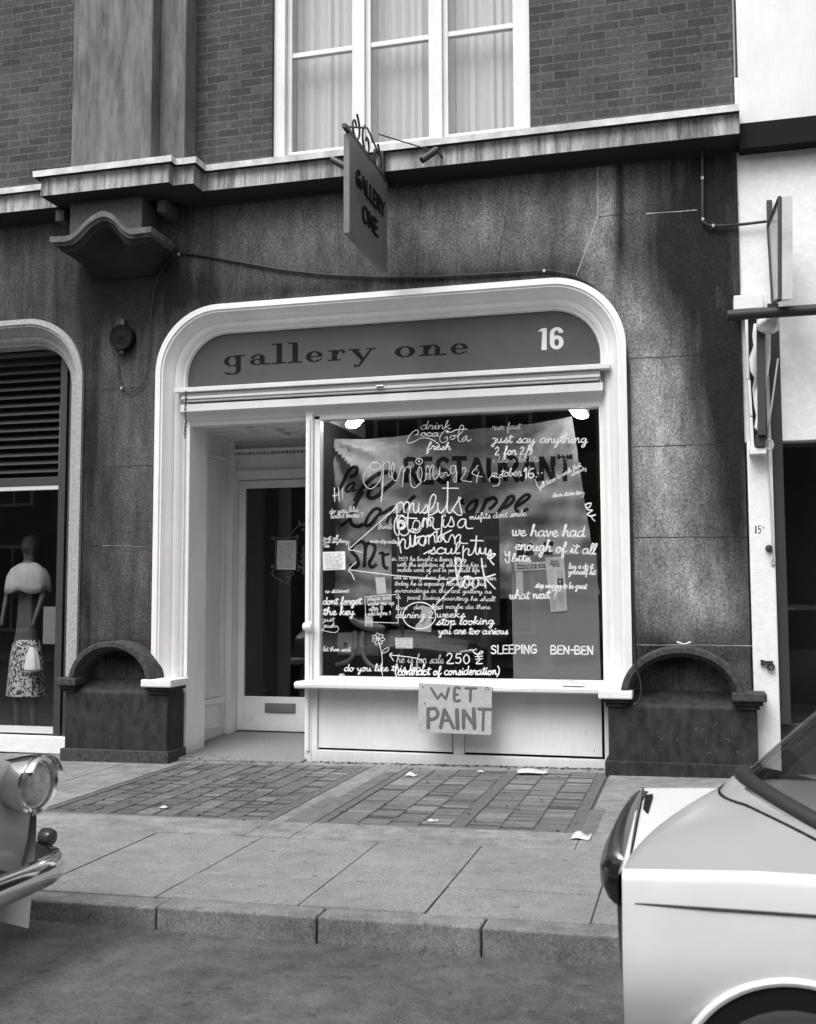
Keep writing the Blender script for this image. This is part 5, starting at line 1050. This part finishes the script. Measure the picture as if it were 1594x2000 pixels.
for k, (r_, py) in enumerate(((.02, 1262), (.05, 1270), (.08, 1290), (.09, 1305), (.05, 1310))): rows.append([(mx+.19+r_*math.cos(t)*(1+.15*math.sin(5*t)), .56+.6*r_*math.sin(t), zz(py)) for t in [2*math.pi*i/20 for i in range(20)]])
mb.grid(rows, close=True); under(mb.build('cloth_bag', PAPER, smooth=True), MN)
a, b = Y(85, 1185, .42), Y(108, 1258, .42); tag(MB().box(a.x, b.x, .42, .426, b.z, a.z).build('display_card', GREYBOARD, bevel=.001), 'plain grey card hanging in the left shop window before the mannequin', 'card')

# ================================================================== WHITE NEIGHBOUR
NB = thing('white_building', 'white-painted shop building at the right edge with a pier numbered 15', 'building', (2.7, 0, 0))
def nbx(px, py, y=.0): return Y(px, py, y)
px0 = 2.685
mb = MB(); pr = nbx(1512, 1000).x
mb.box(px0, pr, .0, .5, -.2, 2.80); mb.box(px0-.03, pr+.6, .06, .5, 2.80, 6.05); under(mb.build('wall', CAPW, bevel=.01), NB)
a, b = nbx(1461, 618, -.004), nbx(1500, 868, -.004); under(MB().box(a.x, b.x, -.004, -.0005, b.z, a.z).build('awning_shadow_panel', BLACKM), NB)  # flat black panel painting the wall shadow behind the awning
a, b = nbx(1443, 335, -.1), nbx(1520, 292, -.1)
mb = MB(); mb.box(a.x+.01, 6.5, -.10, .05, 5.33, 5.56); under(mb.build('beam', mat('dark_beam', .012, .8, spec=.1), bevel=.006), NB)
mb = MB(); mb.box(2.70, 6.5, .0, .5, 5.565, 9.2); under(mb.build('upper_wall', WHITE2), NB)
a, b = nbx(1497, 393, .055), nbx(1503, 482, .055); mb = MB(); mb.box(a.x, a.x+.045, .03, .058, b.z, a.z); under(mb.build('dark_slot_strip', IRON), NB)  # dark strip painting the darkness inside a recessed wall slot
a, b = nbx(1433, 577, -.12), nbx(1493, 602, -.12); mb = MB(); mb.box(a.x, b.x, -.12, .055, b.z, a.z+.0); mb.box(a.x+.06, b.x-.08, -.10, .055, a.z+.001, a.z+.03); under(mb.build('bracket_stone', CAPW, bevel=.012), NB)
mb = MB(); mb.box(pr+.001, 6.5, .12, .5, -.2, .42); mb.box(pr, pr+.09, .05, .5, .42, 4.0); under(mb.build('shop_base', mat('shop_dark', .03, .5), bevel=.004), NB)
under(MB().box(pr+.09, 6.5, .2, .206, .42, 4.0).build('shop_pane', DGLASS), NB); under(MB().box(pr+.0, 6.5, .9, .95, -.2, 4.2).build('shop_back', ROOMW), NB)
mb = MB()
for t_, a, b, xh, wd in (('5', (1480.5, 1041.5), (1488, 1041.5), 8.3, 1.7), ('^', (1489, 1035), (1494, 1035), 6, .9)):
    for q, hard in text_strokes(t_, a, b, xh, 0, 0): brush(mb, q, wd, glassmap(-.001), hard, .001)
brush(mb, [(1476.5, 1027.5), (1476.5, 1041)], 2.4, glassmap(-.001), True, .001)
under(mb.build('house_number', BLACK, label='black painted number 15 with a small mark'), NB)
v = nbx(1502, 1071); mb = MB(); mb.lathe([(.03, 0), (.03, .02), (.02, .03), (.018, .055), (.002, .056)], (v.x, .0, v.z), (0, -1, 0), 12); under(mb.build('bell_push', IRON, smooth=True), NB)
# awning apparatus
AWN = thing('rolled_awning', 'rolled white awning with dark arm folded against the white building', 'awning', nbx(1490, 750, -.2))
a, b = nbx(1421, 615, -.35), nbx(1560, 602, -.35)
mb = MB(); mb.tube([(a.x, -.33, a.z), (6.2, -.33, a.z)], .045, 14); under(mb.build('roller', mat('roller_dark', .02, .6), smooth=True), AWN)
a, b = nbx(1478, 632, -.18), nbx(1496, 850, -.18); b2 = nbx(1477, 850, -.18)
mb = MB(); mb.hexa([(nbx(1478, 632, -.2).x, -.2, a.z), (nbx(1495, 632, -.2).x, -.2, a.z), (nbx(1495, 632, -.2).x, -.14, a.z), (nbx(1478, 632, -.2).x, -.14, a.z)], [(nbx(1481, 850, -.2).x, -.2, b.z), (nbx(1497, 850, -.2).x, -.2, b.z), (nbx(1497, 850, -.2).x, -.14, b.z), (nbx(1481, 850, -.2).x, -.14, b.z)]); under(mb.build('arm', mat('arm_grey', .035, .6), bevel=.004), AWN)
mb = MB()
for (p1, p2, p3, p4) in (((1455, 620), (1461, 620), (1463, 740), (1459, 740)), ((1460, 742), (1466, 742), (1470, 812), (1465, 812)), ((1464, 815), (1470, 815), (1474, 880), (1467, 880))):
    q = [nbx(*p, -.07) for p in (p1, p2, p3, p4)]; mb.hexa([(p.x, -.08, p.z) for p in q], [(p.x, -.005, p.z) for p in q])
under(mb.build('guide_rail', WHITE, bevel=.003), AWN)
a, b = nbx(1476, 852, -.12), nbx(1495, 873, -.12); mb = MB(); mb.box(a.x, b.x, -.16, -.06, b.z, a.z); under(mb.build('hook_block', IRON, bevel=.004), AWN)
a, b = nbx(1464, 876, -.1), nbx(1497, 887, -.1); mb = MB(); mb.box(a.x, b.x, -.14, -.001, b.z, a.z); under(mb.build('bracket_shelf', WHITE, bevel=.004), AWN)
mb = MB(); rows = []
edge = [(1473, 632), (1468, 655), (1471, 675), (1464, 700), (1467, 725), (1474, 738), (1469, 760), (1472, 790), (1478, 812), (1474, 835), (1482, 845)]
for k, (x, yv) in enumerate(edge):
    rows.append([nbx(x+(1509-k*2-x)*t+1.5*math.sin(k*1.3+t*4), yv, -.115+.03*math.sin(k*1.1+t*6)) for t in [i/8 for i in range(9)]])
mb.grid(rows); rows = []
for k in range(5):
    yv = 615+k*7
    rows.append([nbx(1478+t*44, yv+10*math.sin(t*3.1)*k/4, -.24+.03*math.sin(t*7+k)) for t in [i/9 for i in range(10)]])
mb.grid(rows); cn = mb.build('canvas', CANVAS, smooth=True); under(cn, AWN)
cn.modifiers.new('thickness', 'SOLIDIFY').thickness = .004
mb = MB(); mb.tube(smoothpath([nbx(1520, 700, -.3), nbx(1508, 790, -.2), nbx(1500, 850, -.1), nbx(1500, 900, -.02), nbx(1505, 980, -.015), nbx(1509, 1060, -.015), nbx(1513, 1090, -.015), nbx(1511, 1102, -.015), nbx(1507, 1098, -.015), nbx(1511, 1085, -.015)], 6), .008, 7)
mb.tube(smoothpath([nbx(1503+7*math.cos(t), 869+10*math.sin(t), -.10) for t in [k*.9 for k in range(15)]], 3), .009, 7)
tag(mb.build('rope', ROPE, smooth=True), 'thin white rope tied beside the awning and hanging down the white pier', 'rope')
p, q = nbx(1486, 1292, -.03), nbx(1510, 1292, -.03)
mb = MB(); mb.box(p.x, q.x, -.04, -.012, p.z-.022, p.z+.005); rr = nbx(1506, 1303, -.02)
mb.tube([(rr.x+.024*math.cos(t), -.026, rr.z+.024*math.sin(t)) for t in [k*2*math.pi/16 for k in range(17)]], .009, 8, cap=False); mb.box(q.x-.02, q.x, -.036, -.016, rr.z+.015, p.z-.02); mb.box(p.x, p.x+.03, -.012, .0, p.z-.03, p.z+.012)
tag(mb.build('iron_hasp', IRON), 'black iron hasp with a ring on the white pier', 'hasp')
LN = thing('shop_lantern', 'slanting glazed sign box projecting from the white building at the right edge', 'sign', nbx(1515, 490, -.3))
mb = MB(); A = [nbx(1501, 440, -.1), nbx(1523, 385, -.5), nbx(1523, 585, -.5), nbx(1510, 590, -.1)]
mb.hexa([tuple(p) for p in A], [(p.x+.10, p.y, p.z) for p in A]); under(mb.build('box_face', mat('lantern_glass', .50, .25, .25, 4)), LN)
mb = MB()
for a, b in zip(A, A[1:]+A[:1]): mb.tube([a, b], .016, 6)
under(mb.build('box_frame', IRON), LN)

# ================================================================== litter
def scrap(px, py, w_, d_, lab, z=None, rot=0, curl=.02, name='litter_paper'):
    v = Z(px, py, -.025) if z is None else Y(px, py, z[0]); zg_ = gz(v.x)+.004 if z is None else v.z
    mb = MB(); rows = []
    for i in range(7):
        row = []
        for k in range(5):
            u, t = (i/6-.5)*w_, (k/4-.5)*d_; row.append((v.x+u*math.cos(rot)-t*math.sin(rot), v.y+u*math.sin(rot)+t*math.cos(rot), zg_+curl*abs(math.sin(i*.6+.3))*(.3+.7*k/4)))
        rows.append(row)
    mb.grid(rows); o = mb.build(name, mat('litter_white', .5, .85, .15, 30), smooth=True); o.modifiers.new('thickness', 'SOLIDIFY').thickness = .0015
    return tag(o, lab, 'litter', 'paper litter about the shopfront')
scrap(1040, 1509, .26, .16, 'large white sheet lying on the pavement in front of the right riser panel', rot=.15)
scrap(803, 1513, .10, .07, 'crumpled white scrap at the left edge of the right pavement grid', curl=.03)
scrap(939, 1507, .06, .05, 'little white scrap near the foot of the middle riser post', curl=.01)
scrap(320, 1570, .06, .05, 'small white scrap on the left pavement grid', curl=.012)
scrap(846, 1604, .07, .03, 'curled paper sliver on the right pavement grid', rot=.6, curl=.015)
scrap(1135, 1641, .12, .10, 'crumpled white paper at the near right corner of the right pavement grid', curl=.035)
scrap(1120, 1336, .20, .12, 'folded white paper lying on the right end of the window sill', z=(.02,), curl=.03)
mb = MB(); v = Y(1336, 1259, -.15); rows = [[(v.x-.055+.11*i/6, v.y-.03+.06*k/3, v.z+.006+.022*abs(i-3)/3*(1 if k % 2 else .7)) for k in range(4)] for i in range(7)]
mb.grid(rows); o = mb.build('litter_paper', PAPER, smooth=True); o.modifiers.new('thickness', 'SOLIDIFY').thickness = .004; tag(o, 'crumpled white scrap on top of the right plinth arch', 'litter', 'paper litter about the shopfront')
mb = MB()
for _ in range(420):
    if random.random() < .6: x, y = random.uniform(-1.3, 1.45), .15-abs(random.gauss(0, .05))
    elif random.random() < .6: x, y = random.uniform(-2.75, -1.4), -.03+abs(random.gauss(0, .10))
    else: x, y = random.uniform(-2.4, 1.5), random.uniform(-2.6, 0)
    s_ = random.uniform(.004, .014); a = random.uniform(0, 3.1); z = (gz(x) if y < .02 or x > -1.35 else -.045+.04*y)+.002
    mb.hexa([(x+s_*math.cos(a+k*1.57)*(1.6 if k % 2 else 1), y+s_*math.sin(a+k*1.57), z) for k in range(4)], [(x+s_*.6*math.cos(a+k*1.57), y+s_*.6*math.sin(a+k*1.57), z+s_*.6) for k in range(4)])
o = mb.build('dirt', mat('dirt_crumbs', .05, .95)); o['kind'] = 'stuff'; o['label'] = 'dark crumbs of dirt swept against the shopfront'; o['category'] = 'dirt'

# ================================================================== CARS
def car_right():
    T = thing('parked_car', 'small pale rounded car at the lower right, its nose and windscreen showing', 'car', (3.4, -5.83, -.15))
    yc, hw = -5.75, .56; x0 = 2.0
    def sb(x): return min(.80, -1.0+1.80*(max(0, x-x0-.004)/.34)**.55)
    def top(x, s):                    # s -1 near .. 1 far
        t = max(0, min(1, (x-x0)/.36)); d = max(0, sb(x)-s)*hw
        dome = (.05+.07*t)*(1-math.exp(-(d/.13)**1.3))*(1-math.exp(-((s+1)*hw/.16)**1.2))
        return .712+.038*(s+1)/2+dome+.015*t
    mb = MB(); rows = []; N = 44; K1, K2 = 34, 14; S = K1+K2
    def ss_(x): return [-1+(sb(x)+1)*k/K1 for k in range(K1)]+[sb(x)+(1-sb(x))*k/K2 for k in range(K2+1)]
    for i in range(N+1):
        x = x0+.66*(i/N)**1.5
        rows.append([(x, yc+s*hw, top(x, s)) for s in ss_(x)])
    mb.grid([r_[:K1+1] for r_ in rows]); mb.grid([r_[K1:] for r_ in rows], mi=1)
    mb.grid([[(p[0]+dx, p[1], p[2]-d) for p in rows[0]] for dx, d in ((0, 0), (-.012, .02), (-.018, .06), (-.015, .2), (0, .4))], mi=1)
    for s in (0, S):
        col = [r_[s] for r_ in rows]+[(4.9, rows[-1][s][1], .72), (5.05, rows[-1][s][1], .6)]; sg = -1 if s == 0 else 1
        mb.grid([[(p[0], p[1]+sg*dy, max(.05, p[2]-dz)) for p in col] for dy, dz in ((0, 0), (.012, .004), (.022, .016), (.029, .034), (.038, .10), (.055, .20), (.060, .28), (.045, .36), (.010, .46), (-.05, .58), (-.09, .72))], mi=1)
    mb.add([(4.9, yc-hw, .72), (4.9, yc+hw, .72), (5.05, yc+hw, .1), (5.05, yc-hw, .1)], [(0, 1, 2, 3)], 1); mb.add([(2.66, yc-hw, .71), (2.66, yc+hw, .745), (4.9, yc+hw, .72), (4.9, yc-hw, .72)], [(0, 1, 2, 3)], 1)
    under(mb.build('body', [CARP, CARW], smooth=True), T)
    ys = yc-hw-.058
    mb = MB(); mb.tube([Vector((2.74, ys-.004+.03*0, .20)), Vector((2.70, ys-.004, .40)), Vector((2.68, ys+.004, .55)), Vector((2.68, ys+.03, .66))], .004, 6); under(mb.build('door_gap', BLACK), T)
    wx, wz = 2.46, .13
    mb = MB(); mb.prism([(wx+.315*math.cos(t), ys-.003, wz+.315*math.sin(t)) for t in [math.pi*1.15*k/30-.075*math.pi for k in range(31)]], (0, .03, 0)); under(mb.build('wheel_well', BLACK), T)
    mb = MB(); mb.tube([Vector((wx+.322*math.cos(t), ys+.000, wz+.322*math.sin(t))) for t in [math.pi*1.1*k/30-.05*math.pi for k in range(31)]], .013, 8); under(mb.build('wheel_arch', CARW, smooth=True), T)
    mb = MB(); mb.lathe([(.14, -.012), (.245, -.012), (.262, .004), (.265, .03), (.01, .03)], (wx, ys-.004, wz-.01), (0, 1, 0), 32); under(mb.build('tyre', mat('tyre_rubber', .02, .85), smooth=True), T)
    mb = MB(); mb.lathe([(.01, .040), (.07, .032), (.085, .016), (.135, .018), (.155, .010), (.160, .001)], (wx, ys-.014, wz-.01), (0, -1, 0), 32); under(mb.build('hubcap', DCHROME, smooth=True), T)
    mb = MB(); mb.tube([Vector((2.035, yc-hw-.034, .625)), Vector((2.25, yc-hw-.042, .628)), Vector((2.67, yc-hw-.042, .628))], .0035, 6); mb.tube([Vector((2.06, ys+.02, .42)), Vector((2.055, ys+.012, .52)), Vector((2.05, yc-hw-.034, .62))], .003, 6); under(mb.build('panel_gap', mat('panel_gap_grey', .05, .8)), T)
    # windscreen surround, strongly curved in plan
    def base(s, d=0): return Vector((2.36+d+.34*abs(s)**1.7, yc+.0+s*.50, .905-.13*abs(s)**1.6+d*.1))
    def head(s, d=0): return Vector((2.80+d+.22*abs(s)**1.8, yc+.0+s*.40, 1.30-.05*s*s))
    ss = [-1+2*k/24 for k in range(25)]
    mb = MB(); mb.tube([base(s, .0) for s in ss], .028, 10); mb.tube([head(s) for s in ss], .022, 8); under(mb.build('windscreen_rubber', BLACKM, smooth=True), T)
    mb = MB()
    for s in (-1, 1): mb.tube([base(s*.98), head(s)], .03, 10)
    mb.tube([base(s, -.022)+Vector((0, 0, -.012)) for s in ss], .012, 8); under(mb.build('windscreen_trim', DCHROME, smooth=True), T)
    mb = MB(); mb.grid([[base(s).lerp(head(s), t) for s in ss] for t in (0, .25, .5, .75, 1)]); under(mb.build('windscreen', DGLASS, smooth=True), T)
    # scuttle skirt under the screen
    mb = MB(); mb.grid([[base(s, -.0)+Vector((-.03, 0, -.005)) for s in ss], [base(s)+Vector((-.055, 0, -.03)) for s in ss], [Vector((base(s).x-.08, base(s).y, top(min(2.6, base(s).x-.08), (base(s).y-yc)/hw)-.004)) for s in ss]]); under(mb.build('scuttle', CARP, smooth=True), T)
    mb = MB(); mb.tube([Vector((2.285+.30*abs(s)**2.0, yc+s*.47, top(2.285+.30*abs(s)**2.0, s*.47/hw)+.0)) for s in ss], .006, 6); under(mb.build('bonnet_gap', BLACK), T)
    # cabin
    mb = MB(); rows = []
    for i in range(11):
        t = i/10; xx = 2.8+1.6*t; zt = 1.30+.06*math.sin(math.pi*t)-(.25*max(0, t-.75)/.25)
        rows.append([(xx+.22*(1-t)*abs(s)**1.8, yc+s*.42, zt-.06*s*s) for s in ss])
    mb.grid(rows); under(mb.build('roof', CARP, smooth=True), T)
    mb = MB()
    for s in (-1, 1): mb.grid([[(3.02+1.3*t, yc+s*.42, 1.24+.05*math.sin(math.pi*t)-(.23*max(0, t-.75)/.25)) for t in [k/8 for k in range(9)]], [(2.72+2.0*t, yc+s*.62, .76) for t in [k/8 for k in range(9)]]])
    under(mb.build('side_window', DGLASS, smooth=True), T)
    mb = MB(); mb.grid([[(4.4, yc+s*.42, 1.05) for s in ss], [(4.85, yc+s*.6, .73) for s in ss]]); under(mb.build('rear_window', DGLASS, smooth=True), T)
    # bumper: a deep curved chrome blade with a dark gap behind
    e0, e1 = Y(1249, 1549, yc+.50), Y(1222, 1697, yc-.48)                      # where the blade meets the nose, far and near
    mb = MB(); rows = []; n = 26
    for (k, dz, dx) in ((0, .008, .035), (0, .012, .0), (.75, .004, -.01), (1., -.03, -.012), (1.02, -.075, -.010), (.9, -.115, .0), (0, -.12, .04)):
        row = []
        for i in range(n+1):
            t = i/n; p = e0.lerp(e1, t); bl_ = .075*math.sin(math.pi*min(1, t*.62+.0)**.9)**.8*min(1, (1-t)/.12)**.5
            row.append((p.x+dx-k*bl_, p.y, p.z+dz))
        rows.append(row)
    mb.grid(rows); under(mb.build('bumper', mat('black_gloss', .010, .10, spec=.35), smooth=True), T)
    mb = MB(); mb.tube([e0.lerp(e1, i/12)+Vector((.012, 0, .016)) for i in range(13)], .007, 8); under(mb.build('bumper_trim', CHROME, smooth=True), T)
    mb = MB(); mb.hexa([e0+Vector((.026, -.10, .012)), e0+Vector((.055, -.10, .018)), e1+Vector((.032, .10, .004)), e1+Vector((.022, .10, .004))], [e0+Vector((.026, -.10, -.05)), e0+Vector((.055, -.10, -.05)), e1+Vector((.032, .10, -.05)), e1+Vector((.022, .10, -.05))]); under(mb.build('bumper_gap', BLACK), T)
    for yy in (yc-.46, yc+.46):
        for xx in (2.75, 4.5):
            wh = MB(); wh.lathe([(.16, -.07), (.24, -.07), (.265, -.05), (.27, 0), (.265, .05), (.24, .07), (.16, .07)], (xx, yy, .12), (0, 1, 0), 24); under(wh.build('wheel', BLACKM, smooth=True), T)
car_right()
def car_left():
    hx, hy, hz = -.80, -5.0, .62
    T = thing('parked_car', 'pale car cut off at the left edge with round chrome headlamp and bumper', 'car', (-2.6, -5.6, -.15))
    c = Y(78, 1532, hy)
    ax = Vector((1, -.12, .0)).normalized(); o = Vector((c.x-.06, hy, c.z))
    mb = MB(); mb.lathe([(.10, -.16), (.125, -.05), (.138, .02), (.140, .055), (.128, .065), (.112, .058), (.106, .04)], o, ax, 36); hl = mb.build('headlamp', CHROME, smooth=True); under(hl, T)
    mb = MB(); mb.lathe([(.106, .035), (.09, .055), (.06, .07), (.02, .077), (.001, .078)], o, ax, 30); l_ = mb.build('lens', mat('lamp_lens', .55, .08, .25, 40, spec=.9), smooth=True); under(l_, T)
    mb = MB(); rows = []
    for k in range(9):
        a = R(-70+140*k/8+90); rows.append([o+ax*h+Vector((0, -math.cos(a)*r_*1.0, math.sin(a)*r_)) for h, r_ in ((.03, .139), (.07, .142), (.11, .142))])
    mb.grid(rows); hd = mb.build('headlamp_peak', CHROME, smooth=True); hd.modifiers.new('thickness', 'SOLIDIFY').thickness = .004; under(hd, T)
    # front of the body: wings and bonnet
    mb = MB(); rows = []; x1 = o.x-.03
    for i in range(13):
        t = i/12; x = x1-.02-3.6*t
        zt = .80+.10*min(1, t*5)
        rows.append([(x-.25*(abs(s)**3)*0+(-.10*(1-abs(s))*(1 if i == 0 else max(0, 1-i/3))), -5.62+s*.72, (zt-.10*abs(s)**3+.03*math.cos(s*3.1)) if abs(s) <= 1 else zt) for s in [-1+2*k/24 for k in range(25)]])
    mb.grid(rows)
    mb.grid([[(p[0]+dx, p[1], p[2]-dz) for p in rows[0]] for dx, dz in ((0, 0), (.02, .05), (.0, .18), (-.02, .34), (-.06, .5))])
    for s in (0, 24):
        sg = -1 if s == 0 else 1
        mb.grid([[(r_[s][0], r_[s][1]+sg*dy, r_[s][2]-dz) for r_ in rows] for dy, dz in ((0, 0), (.03, .03), (.045, .12), (.045, .35), (.02, .6), (0, .75))])
    under(mb.build('body', CARW, smooth=True), T)
    mb = MB(); mb.lathe([(.02, -.01), (.04, .0), (.042, .03), (.035, .055), (.012, .062)], Y(84, 1634, hy)+Vector((-.0, 0, 0)), ax, 18); under(mb.build('indicator', mat('indicator_dark', .05, .25), smooth=True), T)
    b = Y(80, 1692, hy); mb = MB(); rows = []
    pth = smoothpath([Vector((b.x-.5, hy+.24, 0)), Vector((b.x-.2, hy+.20, 0)), Vector((b.x+.02, hy+.10, 0)), Vector((b.x+.09, hy-.05, 0)), Vector((b.x+.10, hy-.5, 0)), Vector((b.x+.09, hy-1.1, 0)), Vector((b.x-.0, hy-1.35, 0)), Vector((b.x-.4, hy-1.42, 0))], 5)
    for dx, z in ((-.04, .06), (.0, .065), (.02, .045), (.028, .0), (.02, -.045), (0, -.065), (-.04, -.06)): rows.append([(p.x+dx, p.y, b.z+z) for p in pth])
    mb.grid(rows); under(mb.build('bumper', CHROME, smooth=True), T)
    for yy in (-6.2, -5.05):
        for xx in (-1.65, -4.0):
            wh = MB(); wh.lathe([(.16, -.07), (.26, -.07), (.29, -.05), (.295, 0), (.29, .05), (.26, .07), (.16, .07)], (xx, yy, .145), (0, 1, 0), 24); under(wh.build('wheel', BLACKM, smooth=True), T)
    mb = MB(); mb.hexa([(-2.2, -6.25, .85), (-2.2, -5.0, .85), (-4.3, -5.0, .85), (-4.3, -6.25, .85)], [(-2.7, -6.1, 1.32), (-2.7, -5.15, 1.32), (-3.9, -5.15, 1.32), (-3.9, -6.1, 1.32)]); under(mb.build('cabin', DGLASS, bevel=.04, seg=4), T)
car_left()

# ================================================================== the other side of the street, seen only in the glass
OB = thing('opposite_building', 'brick terrace across the street reflected in the gallery window', 'building', (0, -16.8, 0))
mb = MB(); mb.box(-26, 26, -17.6, -17.0, -.2, 9.0); under(mb.build('wall', BRICK2), OB)
fm, pm = MB(), MB()
for k in range(-8, 9):
    for z0, z1 in ((.6, 2.9), (4.2, 6.1), (6.9, 8.4)):
        x = k*2.9+.6; fm.box(x-.65, x+.65, -17.02, -16.93, z0-.08, z0); fm.box(x-.65, x-.55, -17.02, -16.95, z0, z1); fm.box(x+.55, x+.65, -17.02, -16.95, z0, z1); fm.box(x-.65, x+.65, -17.02, -16.95, z1, z1+.1); fm.box(x-.03, x+.03, -17.02, -16.96, z0, z1); pm.box(x-.55, x+.55, -17.0, -16.985, z0, z1)
under(fm.build('window_frames', WHITE2), OB); under(pm.build('window_panes', mat('far_pane', .04, .1)), OB)
